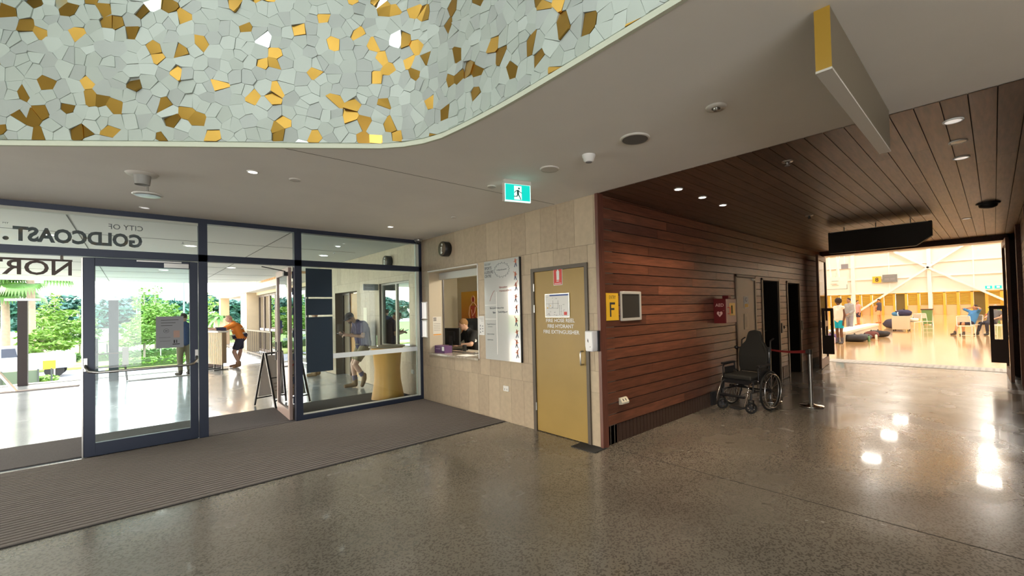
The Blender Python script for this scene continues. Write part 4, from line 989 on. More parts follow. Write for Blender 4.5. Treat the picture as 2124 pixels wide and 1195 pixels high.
# leaning man: back against wall x=3.81; facing -X
J = dict(pel=(3.60,9.62,.93), ch=(3.60,9.66,1.22), nk=(3.50,9.70,1.40), hd=(3.36,9.72,1.50), shL=(3.56,9.50,1.36), shR=(3.52,9.86,1.36),
         elL=(3.52,9.42,1.10), elR=(3.50,9.98,1.10), wrL=(3.27,9.56,1.13), wrR=(3.28,9.84,1.14), hipL=(3.60,9.52,.88), hipR=(3.60,9.72,.88),
         knL=(3.40,9.58,.50), knR=(3.42,9.74,.50), anL=(3.56,9.50,.22), anR=(3.44,9.68,.10), toL=(3.515,9.49,.05), toR=(3.25,9.72,.04))
pm = person('person in navy shirt, khaki shorts and dark cap leaning on the outside wall', J, 1.74, (0.50,0.30,0.22), .010,
       shirt=(0.035,0.028,0.07), sleeve=.75, shorts=(0.20,0.17,0.10), leglen=.78, shoes=(0.20,0.13,0.07), sock=(0.10,0.09,0.14), cap=(0.025,0.02,0.025), look=(-1,-.15,-.75), fat=1.16, beard=(0.10,0.06,0.05), curl=.9, handdir={'L':(-.8,.5,.1),'R':(-.8,-.5,.1)})
o = thing('mobile_phone', 'dark mobile phone held by the leaning man in navy shirt', 'phone', (3.17,9.70,1.13))
b = MB().mat(M_black); b.T = Matrix.Translation((3.165,9.70,1.155)) @ Matrix.Rotation(.35,4,'Y'); b.box(-.075,.075,-.036,.036,-.004,.004).build('case', None, o)
b = MB().mat(mat('phone_screen',(0.3,0.35,0.4),.1,emit=(.6,.75,.9),estr=.15)); b.T = Matrix.Translation((3.165,9.70,1.155)) @ Matrix.Rotation(.35,4,'Y'); b.box(-.07,.07,-.032,.032,.004,.005).build('screen', None, o)
# orange hi-vis man at the counter, leaning forward to -X
J = dict(pel=(2.40,16.48,.95), ch=(2.32,16.50,1.21), nk=(2.22,16.50,1.39), hd=(2.12,16.50,1.52), shL=(2.24,16.32,1.33), shR=(2.24,16.70,1.33),
         elL=(2.00,16.26,1.21), elR=(2.00,16.72,1.21), wrL=(1.76,16.36,1.215), wrR=(1.76,16.64,1.225), hipL=(2.40,16.38,.90), hipR=(2.40,16.60,.90),
         knL=(2.22,16.36,.50), knR=(2.42,16.62,.50), anL=(2.34,16.30,.12), anR=(2.34,16.60,.10), toL=(2.20,16.26,.045), toR=(2.17,16.62,.04))
pm = person('person in orange high visibility shirt leaning on the slatted counter', J, 1.74, (0.58,0.34,0.26), .011,
       shirt=(0.85,0.25,0.03), sleeve=.9, shorts=(0.035,0.035,0.07), leglen=.85, shoes=(0.28,0.16,0.09), hair=None, look=(-1,.1,-.35), fat=1.22, curl=.3)
b = MB().mat(mat('navy_cloth',(0.03,0.03,0.07),.9)); b.cyl((2.40,16.48,.93),(2.37,16.487,1.05),.20,.197,n=24)
for a,c in (((2.02,16.26,1.21),(1.80,16.345,1.215)),((2.02,16.72,1.21),(1.80,16.645,1.225))): b.cyl(a,c,.055,.042,n=14)
pieces(b, 'navy_cuff', pm, 0.002)
b = MB().mat(mat('reflective_tape',(0.62,0.62,0.60),.3)); b.cyl((2.375,16.485,1.02),(2.368,16.487,1.055),.203,.202,n=24); b.cyl((2.335,16.495,1.165),(2.328,16.497,1.195),.196,.194,n=24); b.build('reflective_bands', None, pm)
# man mostly hidden behind the film panel
J = stand(3.42,12.35,2.6,1.76,armL=((0,-.22,1.13),(.12,-.14,1.0)),armR=((.02,.24,1.13),(.14,.20,1.02)))
person('person in yellow vest and work boots, mostly hidden behind the dark film panel', wj(J), 1.76, (0.5,0.32,0.24), .014, shirt=(0.55,0.62,0.05), sleeve=.5, shorts=(0.03,0.05,0.09), leglen=1.85, shoes=(0.30,0.20,0.11), hair=(0.05,0.03,0.02), look=(-.9,.5,-.1))
# man beyond counter glimpsed through the closed door
J = stand(1.02,15.75,1.9,1.72,armL=((.1,-.2,1.1),(.22,-.05,1.0)))
person('person in dark shirt and khaki trousers standing at the outdoor counter behind glass door', wj(J), 1.72, (0.45,0.28,0.2), .015, shirt=(0.04,0.07,0.16), sleeve=.6, shorts=(0.22,0.18,0.11), leglen=1.9, shoes=(0.08,0.06,0.05), hair=(0.04,0.03,0.02), look=(.3,1,-.2))
# receptionist, seated
J = dict(pel=(5.22,7.62,.55), ch=(5.14,7.60,.86), nk=(5.05,7.62,1.06), hd=(4.95,7.66,1.19), shL=(5.06,7.42,1.0), shR=(5.10,7.80,1.0),
         elL=(4.90,7.30,.80), elR=(4.92,7.90,.80), wrL=(4.72,7.48,.79), wrR=(4.72,7.78,.79), hipL=(5.22,7.52,.52), hipR=(5.22,7.72,.52),
         knL=(4.80,7.50,.50), knR=(4.80,7.76,.50), anL=(4.80,7.48,.10), anR=(4.80,7.78,.10), toL=(4.64,7.46,.04), toR=(4.64,7.80,.04))
pr = person('person with short sandy hair in black polo shirt seated behind the service window', {k:(v[0]-.05,v[1]+.02,v[2]+(.12 if k not in ('anL','anR','toL','toR') else 0)) for k,v in J.items()}, 1.78, (0.60,0.36,0.26), .010,
       shirt=(0.012,0.012,0.014), sleeve=.85, shorts=(0.02,0.02,0.025), leglen=1.8, hair=(0.30,0.16,0.06), afro=.004, look=(-1,.25,-.35), fat=1.05)
b = MB().mat(M_paper).lathe((4.945,7.31,.99),[(0,0),(.032,0),(.032,.003)],16,axis=(-.4,-.9,.2)); b.build('shoulder_badge', None, pr)
o = thing('office_chair', 'black high backed office chair behind the seated receptionist', 'chair', (5.35,7.66,0))
b = MB().mat(M_black); b.box(5.05,5.45,7.42,7.90,.50,.56).build('seat', None, o, bevel=.02); MB().mat(M_black).box(5.43,5.50,7.44,7.88,.60,1.30).build('backrest', None, o, bevel=.02)
b = MB().mat(M_black); b.cyl((5.25,7.66,.08),(5.25,7.66,.5),.03).build('column', None, o)
for k in range(5):
    MB().mat(M_black).bar((5.25,7.66,.08),(5.25+.28*math.cos(k*1.257),7.66+.28*math.sin(k*1.257),.06),.03,.03).cyl((5.25+.28*math.cos(k*1.257),7.66+.28*math.sin(k*1.257)-.015,.028),(5.25+.28*math.cos(k*1.257),7.66+.28*math.sin(k*1.257)+.015,.028),.028,n=12).build('castor_arm', None, o)
o = thing('office_desk', 'pale reception desk behind the service window', 'desk', (4.62,7.3,0))
MB().mat(mat('desk_top',(0.55,0.50,0.42),.4)).box(4.36,4.88,5.6,8.9,.78,.81).build('desktop', None, o)
for y in (5.7,8.8): MB().mat(M_white).box(4.40,4.84,y-.02,y+.02,.003,.78).build('leg', None, o)
def monitor(label, x, y, z, w_, h, rz):
    o = thing('computer_monitor', label, 'monitor', (x,y,z), rz)
    T = Matrix.Translation((x,y,z)) @ Matrix.Rotation(rz,4,'Z')
    b = MB().mat(M_black); b.T = T; b.box(-.02,.02,-w_/2,w_/2,.12,.12+h).box(-.045,-.02,-w_*.22,w_*.22,.2,.12+h*.8).build('screen', None, o, bevel=.004)
    b = MB().mat(mat('dark_grey_plastic',(0.04,0.04,0.045),.35)); b.T = T; b.bar((-.05,0,.01),(-.04,0,.3),.09,.02,(1,0,0)); b.box(-.11,.09,-.11,.11,0,.012).build('stand', None, o)
monitor('black back of the nearer computer monitor in the service window', 4.50,7.44,.81,.44,.33,.15)
monitor('second black monitor further left in the service window', 4.60,8.12,.81,.40,.30,-.1)
monitor('third black monitor behind the receptionist, by the orange banner', 5.75,8.62,.95,.45,.34,.5)
o = thing('side_cabinet', 'low pale cabinet under the third monitor in reception room', 'cabinet', (5.8,8.6,0)); MB().mat(M_white).box(5.5,6.12,8.3,9.1,.003,.95).build('body', None, o); MB().mat(M_steel).box(5.49,5.5,8.6,8.7,.6,.62).build('handle', None, o)
b = MB().mat(M_black); b.lathe((4.52,7.05,.81),[(0,0),(.032,0),(.04,.13),(.041,.135),(0,.14)],18); o = b.build('tumbler'); tag(o, 'tall black tumbler on reception desk beside the nearer monitor', 'cup')
b = MB().mat(M_black); b.box(4.62,4.76,7.30,7.70,.811,.83); o = b.build('keyboard'); tag(o, 'black keyboard on the reception desk', 'keyboard')
o = thing('brochure_box', 'purple brochure box on the service window ledge', 'box', (3.98,6.93,.858))
MB().mat(mat('purple_card',(0.10,0.04,0.13),.5)).box(3.90,4.05,6.72,7.06,.859,.985).build('box_body', None, o); MB().mat(M_paper).box(3.895,3.90,6.73,6.80,.90,.97).build('tag_sheet', None, o)
b = MB().mat(mat('lilac_print',(0.4,0.3,0.45),.5)); b.box(3.898,3.90,6.87,7.02,.925,.935).build('printing', None, o)
o = thing('glass_notice', 'white notice with orange foot on inner reveal of the service window', 'notice', (4.06,6.98,1.12))
MB().mat(mat('dim_paper',(0.55,0.53,0.48),.6)).box(3.88,4.05,7.072,7.078,1.16,1.50).build('sheet', None, o)
b = MB().mat(M_ink)
for k in range(3): b.box(3.89,3.95,7.070,7.072,1.47-k*.022,1.482-k*.022)
for k in range(5): b.box(3.895,4.03,7.070,7.072,1.37-k*.03,1.374-k*.03)
b.mat(mat('orange_print',(0.65,0.28,0.04),.5)).box(3.885,4.045,7.070,7.072,1.165,1.185).build('printing', None, o)
for k,(x,y,wd,ln,t) in enumerate(((3.95,6.1,.21,.30,'near edge'),(4.2,5.95,.2,.29,'far right'))):
    b = MB().mat(M_paper); b.box(x-wd/2,x+wd/2,y-ln/2,y+ln/2,.8585,.8605); o = b.build('paper_sheet'); tag(o, 'loose paper sheet lying on the stone ledge, '+t, 'paper')
# orange roll up banner
o = thing('pull_up_banner', 'orange pull up banner with red outlined athlete in the reception room', 'banner', (6.27,9.25,0))
M_ban = bpy.data.materials.new('orange_banner'); M_ban.use_nodes = True; n = M_ban.node_tree.nodes; L = M_ban.node_tree.links
t = n.new('ShaderNodeTexCoord'); sp_ = n.new('ShaderNodeSeparateXYZ'); rr = n.new('ShaderNodeValToRGB'); mr = n.new('ShaderNodeMapRange'); mr.inputs[1].default_value = .8; mr.inputs[2].default_value = 2.0
L.new(t.outputs['Object'], sp_.inputs[0]); L.new(sp_.outputs['Z'], mr.inputs[0]); L.new(mr.outputs[0], rr.inputs[0]); L.new(rr.outputs[0], n['Principled BSDF'].inputs['Base Color'])
rr.color_ramp.elements[0].color = (0.75,0.13,0.01,1); rr.color_ramp.elements[1].color = (0.80,0.42,0.03,1)
MB().mat(M_ban).box(6.25,6.26,8.68,9.86,.08,2.09).build('banner_sheet', None, o); MB().mat(M_steel).box(6.19,6.33,8.68,9.86,.003,.08).build('base', None, o)
b = MB().mat(mat('banner_pink',(0.85,0.55,0.35),.5)); yb = 9.30
def ln(pts, r=.010): b.tube([(6.245,yb-p[0],p[1]) for p in pts], r, 5)
ln([(.07*math.cos(a*PI/7),1.88+.09*math.sin(a*PI/7)) for a in range(15)]); ln([(-.04,1.79),(-.16,1.70),(-.20,1.5),(-.12,1.32),(-.02,1.42),(.1,1.30),(.02,1.2)]); ln([(.05,1.79),(.2,1.66),(.30,1.5),(.22,1.38),(.1,1.45)]); ln([(-.08,1.62),(-.04,1.45),(.06,1.55),(.1,1.68)])
ln([(-.14,1.32),(-.16,1.1),(-.1,.95)]); ln([(.2,1.38),(.24,1.1),(.2,.85),(.25,.6)],.014); ln([(.05,1.25),(.06,1.0),(.0,.7)])
b.mat(mat('banner_red',(0.62,0.06,0.03),.5)).box(6.246,6.249,yb-.10,yb+.12,1.3,1.72); b.box(6.246,6.249,yb-.05,yb+.05,1.82,1.93).build('athlete_outline', None, o)
b = MB().mat(M_white).box(6.47,6.5,9.75,9.85,1.30,1.42); o = b.build('wall_phone'); tag(o, 'small white switch plate on the reception room back wall', 'switch')
# ================================================================ WHEELCHAIR, faces -X
wc = thing('wheelchair', 'black wheelchair with high backrest and headrest parked beside the timber wall', 'wheelchair', (6.84,2.675,0))
YM_ = 2.675
def wheel(name, x, y, r, parent, spokes, tyre, rimr, hand=False, nseg=36, tilt=0):
    w_ = thing(name, None, None, (x-6.84,y-2.675,0)); w_.parent = parent
    b = MB().mat(M_rub).tube([(x+math.cos(a*2*PI/nseg)*(r-tyre), y, r+math.sin(a*2*PI/nseg)*(r-tyre)) for a in range(nseg)], tyre, 8, closed=True); b.build('tyre', None, w_)
    b = MB().mat(M_steel).tube([(x+math.cos(a*2*PI/nseg)*rimr, y, r+math.sin(a*2*PI/nseg)*rimr) for a in range(nseg)], tyre*.5, 8, closed=True).build('rim', None, w_)
    b = MB().mat(M_steel if hand else M_black)
    for k in range(spokes):
        a = k*2*PI/spokes; b.bar((x,y+(.02 if k%2 else -.02)*(1 if hand else 0),r),(x+math.cos(a)*rimr,y,r+math.sin(a)*rimr),.003 if hand else .014,.003 if hand else .010,(0,1,0))
    b.build('spokes', None, w_); MB().mat(M_black).cyl((x,y-.03,r),(x,y+.03,r),.028 if hand else .02,n=14).build('hub', None, w_)
    w_.rotation_euler = (0,0,tilt)
    return w_
for k,(y) in enumerate((2.37,2.98)):
    w_ = wheel('drive_wheel', 6.85, y, .295, wc, 20, .017, .262, True)
    s_ = -1 if y < YM_ else 1
    MB().mat(M_chrome).tube([(6.85+math.cos(a*2*PI/36)*.245, y+s_*.045, .295+math.sin(a*2*PI/36)*.245) for a in range(36)], .009, 8, closed=True).build('push_rim', None, w_)
for y in (2.45,2.90):
    wheel('castor', 6.45, y, .085, wc, 7, .016, .062, False, 24, -.75)
    b = MB().mat(M_black); b.bar((6.45,y-.035,.085),(6.45,y-.035,.20),.008,.03,(1,0,0)).bar((6.45,y+.035,.085),(6.45,y+.035,.20),.008,.03,(1,0,0)).bar((6.45,y-.04,.20),(6.45,y+.04,.20),.03,.012).cyl((6.45,y,.20),(6.46,y,.30),.014); b.build('castor_fork', None, wc)
b = MB().mat(M_black)
for y in (2.445,2.905):
    b.tube([(6.50,y,.30),(6.52,y,.46),(6.95,y,.46),(7.02,y,.46)], .012, 8); b.tube([(6.46,y,.30),(6.85,y,.295),(7.0,y,.30)], .012, 8); b.tube([(7.0,y,.20),(7.0,y,.50),(7.04,y,.85),(7.06,y,1.02),(7.16,y,1.05)], .012, 8)
b.tube([(6.60,2.445,.20+.1),(6.60,2.905,.45)], .012, 8).tube([(6.60,2.905,.30),(6.60,2.445,.45)], .012, 8).tube([(6.85,2.36,.295),(6.85,2.99,.295)], .012, 8)
b.build('frame', None, wc)
M_up = mat('black_upholstery', (0.022,0.022,0.020), .75, bump=.25, bscale=200)
bk = MB().mat(M_up)
outl = [(-.20,.54),(.20,.54),(.225,.62),(.235,.78),(.225,.90),(.18,.965),(.135,1.01),(.115,1.10),(.09,1.165),(.0,1.185),(-.09,1.165),(-.115,1.10),(-.135,1.01),(-.18,.965),(-.225,.90),(-.235,.78),(-.225,.62)]
P0 = [(6.945+.10*(z-.5)+.03*(abs(y)/.235)**2*-1, YM_+y, z) for y,z in outl]; P1 = [(p[0]+.065,p[1],p[2]) for p in P0]; n_ = len(P0)
bk.add(P0+P1, [tuple(range(n_))[::-1], tuple(range(n_,2*n_))]+[(i,(i+1)%n_,n_+(i+1)%n_,n_+i) for i in range(n_)])
bk.build('backrest', None, wc, bevel=.02)
MB().mat(M_up).box(6.48,6.96,2.455,2.895,.465,.535).build('seat_cushion', None, wc, bevel=.022)
MB().mat(M_black).box(6.50,6.97,2.44,2.91,.40,.465).build('seat_sling', None, wc, bevel=.008)
for y in (2.395,2.955):
    b = MB().mat(M_black); b.box(6.56,6.90,y-.028,y+.028,.665,.695).build('armrest_pad', None, wc, bevel=.01)
    b = MB().mat(M_black); b.tube([(6.58,y,.46),(6.57,y,.62),(6.61,y,.665)], .010, 8).tube([(6.92,y,.46),(6.90,y,.665)], .010, 8); b.build('armrest_frame', None, wc)
    MB().mat(mat('side_guard',(0.03,0.03,0.03),.3)).box(6.62,6.88,y-.004,y+.004,.47,.62).build('side_guard', None, wc)
for y,s_ in ((2.455,-1),(2.895,1)):
    b = MB().mat(M_chrome); b.tube([(6.50,y,.44),(6.42,y,.42),(6.34,y+s_*.01,.26),(6.26,y+s_*.01,.13)], .011, 8); b.build('footrest_hanger', None, wc)
    if s_ < 0: b = MB().mat(M_black).box(6.16,6.30,y-.01,y+.16,.105,.12)
    else: b = MB().mat(M_black).box(6.13,6.25,y-.02,y+.01,.10,.30)
    b.build('footplate', None, wc, bevel=.004)
MB().mat(M_black).tube([(6.33,2.48,.25),(6.33,2.87,.25)], .022, 8).build('calf_strap', None, wc)
MB().mat(M_chrome).tube([(6.60,2.42,.36),(6.56,2.40,.40),(6.54,2.385,.46)], .008, 6).ell((6.54,2.385,.47),.014,8,6).build('brake_lever', None, wc)
MB().mat(M_black).ell((6.98,2.955,.90),(.03,.035,.03),10,8).cyl((7.0,2.90,.90),(6.98,2.96,.90),.012).build('back_knob', None, wc)
wc.rotation_euler = (0,0,-.13)
# stanchions and belt
def stanchion(x, y, label):
    o = thing('queue_post', label, 'queue barrier', (x,y,0), group=None)
    MB().mat(M_chrome).lathe((x,y,0), [(0,.001),(.17,.001),(.175,.012),(.16,.022),(.06,.03),(.035,.045)], 36).build('base', None, o)
    MB().mat(M_steel).cyl((x,y,.03),(x,y,.80),.031,n=24).build('post', None, o)
    MB().mat(mat('belt_head',(0.05,0.045,0.04),.4)).cyl((x,y,.80),(x,y,.875),.036,n=24).box(x-.04,x+.04,y-.012,y+.045,.815,.86).build('belt_head', None, o)
    return o
stanchion(7.48,2.01,'steel queue post with round base standing in the corridor, right of the wheelchair'); stanchion(7.47,2.60,'steel queue post standing behind the wheelchair, holding end of red belt')
b = MB().mat(mat('red_belt',(0.28,0.015,0.015),.6)); N_ = 8; vs = []
for i in range(N_+1):
    t = i/N_; z = .838-.018*math.sin(PI*t); hw = .024*(1-.5*t); vs += [(7.477-.01*t,2.05+.52*t,z-hw),(7.477-.01*t,2.05+.52*t,z+hw)]
vs2 = [(v[0]+.002,v[1],v[2]) for v in vs]; M_ = len(vs)
b.add(vs+vs2, [(2*i,2*i+2,2*i+3,2*i+1) for i in range(N_)]+[(M_+2*i,M_+2*i+1,M_+2*i+3,M_+2*i+2) for i in range(N_)]+[(2*i,M_+2*i,M_+2*i+2,2*i+2) for i in range(N_)]+[(2*i+1,2*i+3,M_+2*i+3,M_+2*i+1) for i in range(N_)])
o = b.build('barrier_belt'); tag(o, 'red belt stretched between the two queue posts', 'belt')
# ================================================================ TERRACE OBJECTS
# gold cloth bar table
def fabric_table(x, y, r, h):
    o = thing('bar_table', 'round bar table under a stretched gold cloth just outside the side glass', 'table', (x,y,0))
    prof = [(r*.98,.012),(r*.93,.10),(r*.80,.35),(r*.78,.55),(r*.86,.80),(r*1.0,h-.03)]
    vs = []; n_ = 48
    for rr,z in prof:
        for k in range(n_):
            a = 2*PI*k/n_; lob = 1+.06*math.cos(4*a+.6)*(1-z/h*.6) + .012*math.cos(17*a+z*3)*(1 if z < .6 else .4); vs.append((x+rr*lob*math.cos(a), y+rr*lob*math.sin(a), z))
    fs = [(i*n_+k, i*n_+(k+1)%n_, (i+1)*n_+(k+1)%n_, (i+1)*n_+k) for i in range(len(prof)-1) for k in range(n_)]
    MB().mat(mat('gold_stretch_cloth',(0.78,0.38,0.07),.45,var=.06,vscale=3)).add(vs, fs, True).build('cloth_cover', None, o)
    MB().mat(mat('tan_table_top',(0.34,0.25,0.16),.4)).lathe((x,y,0), [(0,h),(r*1.12,h),(r*1.16,h-.012),(r*1.12,h-.028),(0,h-.028)], 40).build('table_top', None, o)
    MB().mat(M_steel).cyl((x,y,.012),(x,y,h-.03),.03).lathe((x,y,0),[(0,.012),(r*.6,.012),(r*.6,.03),(0,.035)],24).build('stand', None, o)
fabric_table(3.40,7.93,.28,.98)
o = thing('perspex_holder', 'small clear brochure holder on the gold cloth table', 'holder', (3.25,8.15,.98)); MB().mat(M_glass).box(3.10,3.24,8.0,8.005,.981,1.18).box(3.10,3.24,7.96,8.0,.981,.985).build('panel', None, o)
# A-frame sign
af = thing('sandwich_board', 'black framed sandwich board sign standing outside the open glass door', 'sandwich board', (1.95,8.95,0))
Ta = Matrix.Translation((1.92,8.98,.011)) @ Matrix.Rotation(.30,4,'Z')
def afp(name, s_, face=True):
    b = MB().mat(M_black); b.T = Ta
    for x in (-.33,.33): b.bar((x*.9,s_*.33,.0),(x*.9,s_*.03,.93),.03,.025,(0,1,0))
    b.bar((-.30,s_*.03,.92),(.30,s_*.03,.92),.03,.025); b.bar((-.30,s_*.29,.12),(.30,s_*.29,.12),.025,.02); b.bar((-.30,s_*.168,.50),(.30,s_*.168,.50),.02,.015); b.build(name, None, af)
afp('front_frame', -1); afp('rear_frame', 1)
for s_,nm in ((-1,'front_sheet'),(1,'rear_sheet')):
    b = MB().mat(mat('board_paper',(0.50,0.45,0.40),.6)); b.T = Ta; y0, y1 = s_*.245, s_*.045
    b.add([(-.28,y0,.15),(.28,y0,.15),(.28,y1,.88),(-.28,y1,.88),(-.28,y0-s_*.008,.15),(.28,y0-s_*.008,.15),(.28,y1-s_*.008,.88),(-.28,y1-s_*.008,.88)], [(0,1,2,3),(7,6,5,4),(0,4,5,1),(1,5,6,2),(2,6,7,3),(3,7,4,0)]); b.build(nm, None, af)
b = MB().mat(mat('faded_red_print',(0.48,0.14,0.12),.6)); b.T = Ta
b.tube([(.10+.12*math.cos(a*PI/8), -.125-.0-.27*(0)-.022*0-.0-(.66-(.66+.10*math.sin(a*PI/8)))*-.27-.012, .66+.10*math.sin(a*PI/8)) for a in range(13)], .010, 5); b.bar((.0,-.135,.6),(.2,-.105,.72),.03,.004,(0,1,0))
for k in range(3): b.mat(mat('brown_print',(0.25,0.17,0.13),.6)); z = .40-k*.06; y_ = -(.245+(z-.15)*(-.2/.73))-.012; b.box(-.25,.2,y_-.002,y_,z,z+.012)
b.build('printing', None, af)
# counter with slats
ct = thing('slatted_counter', 'timber slatted outdoor counter with white top under terrace edge', 'counter', (1.70,16.6,0))
Tc = Matrix.Translation((1.87,16.0,0)) @ Matrix.Rotation(.27,4,'Z')     # local +Y runs away along the counter
b = MB().mat(mat('warm_slat_backing',(0.30,0.20,0.12),.6)); b.T = Tc; b.box(.03,.13,.0,1.75,.20,1.12).build('body', None, ct)
b = MB().mat(mat('pale_slat',(0.58,0.42,0.26),.5)); b.T = Tc
for k in range(22): b.box(0,.03,k*.081,k*.081+.04,.16,1.12)
b.build('slats', None, ct)
b = MB().mat(M_white); b.T = Tc; b.box(-.10,.17,-.03,1.80,1.12,1.155).build('counter_top', None, ct)
for yy in (.1,.6,1.1,1.6):
    b = MB().mat(M_black); b.T = Tc; b.box(-.16,.22,yy,yy+.03,.0,.025).box(.05,.08,yy,yy+.03,.025,.2).build('foot', None, ct)
GZ0 = -1.5
b = MB().mat(mat('dark_balustrade',(0.10,0.08,0.08),.5)); b.box(1.62,2.15,18.0,18.1,GZ0,1.12); b.mat(M_white).box(1.6,2.2,17.95,18.15,1.12,1.17); o = b.build('low_wall'); tag(o, 'low dark wall with pale capping at the terrace edge behind the counter', 'wall')
# black posts and rack at the terrace edge
o = thing('black_post', 'tall black square post with T shaped head at the terrace edge', 'post', (-1.97,16.82,0)); MB().mat(mat('dark_brown_metal',(0.05,0.035,0.035),.5)).box(-2.05,-1.89,16.74,16.90,0,2.10).build('post', None, o); MB().mat(M_steel).box(-2.25,-1.69,16.72,16.92,2.10,2.16).build('head', None, o)
o = thing('black_post', 'dark square post with rounded light head seen through the closed glass door', 'post', (-.36,16.0,0)); MB().mat(mat('dark_teal_metal',(0.04,0.055,0.065),.5)).box(-.46,-.28,15.9,16.08,0,2.08).build('post', None, o); MB().mat(M_steel).box(-.50,-.24,15.88,16.10,2.08,2.16).build('head', None, o)
o = thing('short_post', 'short dark post standing beside the taller one, seen through the glass door', 'post', (-.75,16.5,0)); MB().mat(MATS['dark_teal_metal']).box(-.83,-.67,16.42,16.58,0,1.10).build('post', None, o)
o = thing('display_rack', 'low tapered metal rack standing in front of the dark posts outside', 'rack', (-.50,15.75,0)); b = MB().mat(M_bronze)
for x0,x1 in ((-.80,-.88),(-.20,-.12)): b.bar((x1,15.7,0),(x0,15.75,.82),.05,.04)
b.build('legs', None, o); MB().mat(M_bronze).bar((-.80,15.74,.72),(-.2,15.74,.72),.03,.03).bar((-.83,15.72,.38),(-.17,15.72,.38),.03,.03).build('cross_bars', None, o)
for x0 in (-.88,-.18): MB().mat(mat('pale_board',(0.55,0.48,0.44),.6)).box(x0-.03,x0+.09,15.66,15.70,.40,.86).build('side_board', None, o)
o = thing('leaning_rail', 'slanting steel handrail standing beside the black T post', 'handrail', (-2.25,15.9,0)); MB().mat(M_steel).bar((-1.92,15.55,.0),(-2.42,15.75,.86),.07,.04).build('sloped_bar', None, o); MB().mat(M_bronze).bar((-2.35,15.8,.0),(-2.35,15.8,.78),.09,.09).build('upright', None, o)
b = MB().mat(mat('tactile_white',(0.70,0.70,0.68),.6)); b.box(-6,1.1,16.95,17.28,-.004,.010)
for i in range(70):
    b.cyl((-5.3+i*.09,17.1,.01),(-5.3+i*.09,17.1,.016),.03,n=6)
o = b.build('tactile_strip', org=(0,16.5,0)); tag(o, 'pale tactile paving strip along the terrace edge', 'tactile paving')
b = MB().mat(mat('brown_drain',(0.30,0.24,0.23),.7)); b.box(-6,-.95,15.45,15.70,-.004,.012); b.box(-.10,1.15,15.40,15.62,-.004,.012)
struct(b.build('trim_16', org=(-2,15.5,0)))
# terrace door, window, and fixed items on outside wall
d = sempty('door_9', (3.9,11.3,0)); MB().mat(mat('orange_door',(0.52,0.30,0.12),.4)).box(4.02,4.06,10.58,11.55,.005,2.10).build('door_leaf', None, d); MB().mat(M_bronze).box(3.99,4.09,11.55,11.62,0,2.13).box(3.99,4.09,12.05,12.1,0,2.13).box(3.99,4.09,11.62,12.05,2.07,2.13).build('door_frame', None, d)
MB().mat(Mtan).box(4.03,4.05,11.62,12.05,.005,2.07).build('side_panel', None, d)
d = sempty('window_3', (3.9,8.5,.9)); b = MB().mat(mat('pale_frame',(0.50,0.46,0.38),.5)); b.box(3.86,3.92,9.20,9.26,.89,2.215).box(3.86,3.92,7.86,7.90,.89,2.215).box(3.86,3.92,8.50,8.56,.93,2.18).box(3.86,3.92,7.90,9.20,.89,.93).box(3.86,3.92,7.90,9.20,2.18,2.215); b.build('window_frame', None, d)
MB().mat(glass('reflective_glass',(0.45,0.50,0.48),.42)).box(3.885,3.89,7.9,9.2,.93,2.18).build('window_pane', None, d)
b = MB().mat(mat('grey_blade',(0.20,0.21,0.20),.5)); b.box(3.50,3.81,9.30,9.33,2.08,2.215); o = b.build('projecting_sign'); tag(o, 'small grey projecting sign on the outside wall above the window', 'sign')
b = MB(); txt('Reception', (3.53,9.298,2.155), (1,0,0), Z1, .032, .17, 0, mb=b, mt=M_ink); txt('Services', (3.53,9.298,2.10), (1,0,0), Z1, .028, .15, 0, mb=b, mt=M_ink).build('lettering', None, o)
for (y0,y1,z0,z1,t) in ((9.95,10.15,1.35,1.72,'pale notice on outside wall between door and window'),): 
    b = MB().mat(mat('warm_paper',(0.75,0.68,0.50),.6)); b.box(XA-.004,XA,y0,y1,z0,z1); o = b.build('wall_notice'); tag(o, t, 'notice')
o = thing('power_outlet', 'power outlet low on the outside wall behind the gold table', 'power outlet', (XA,7.75,.45)); MB().mat(M_white).box(XA-.01,XA,7.70,7.80,.42,.50).build('plate', None, o); MB().mat(M_ink).box(XA-.011,XA-.01,7.73,7.735,.45,.47).build('slot', None, o)
# ================================================================ NEXT BUILDING BEYOND TERRACE
M_bst = mat('building_stone',(0.66,0.52,0.34),.6,var=.05,vscale=3)
bd = thing('terrace_building', 'cream building wing with timber battens and folding glass doors beyond the terrace', 'building', (4.5,22,0))
MB().mat(M_bst).box(3.58,4.05,23.0,24.4,0,2.62).build('corner_pier', None, bd)
b = MB().mat(mat('cream_beam',(0.80,0.74,0.62),.5)); b.box(3.50,3.95,14.6,31.6,2.62,2.84).box(3.5,8,31.4,31.7,2.62,2.84).build('edge_beam', None, bd)
MB().mat(mat('batten_backing',(0.40,0.25,0.13),.6)).box(3.66,8,14.6,31.5,2.84,5.4).build('upper_wall', None, bd)
b = MB().mat(mat('batten_timber',(0.70,0.48,0.27),.5)); y = 14.7
while y < 31.4: b.box(3.56,3.66,y,y+.11,2.86,5.4); y += .25
b.build('battens', None, bd)
MB().mat(M_bst).box(3.95,4.6,14.62,23.0,2.50,2.62).box(4.3,8.0,14.62,14.7,0,2.5).build('soffit', None, bd)
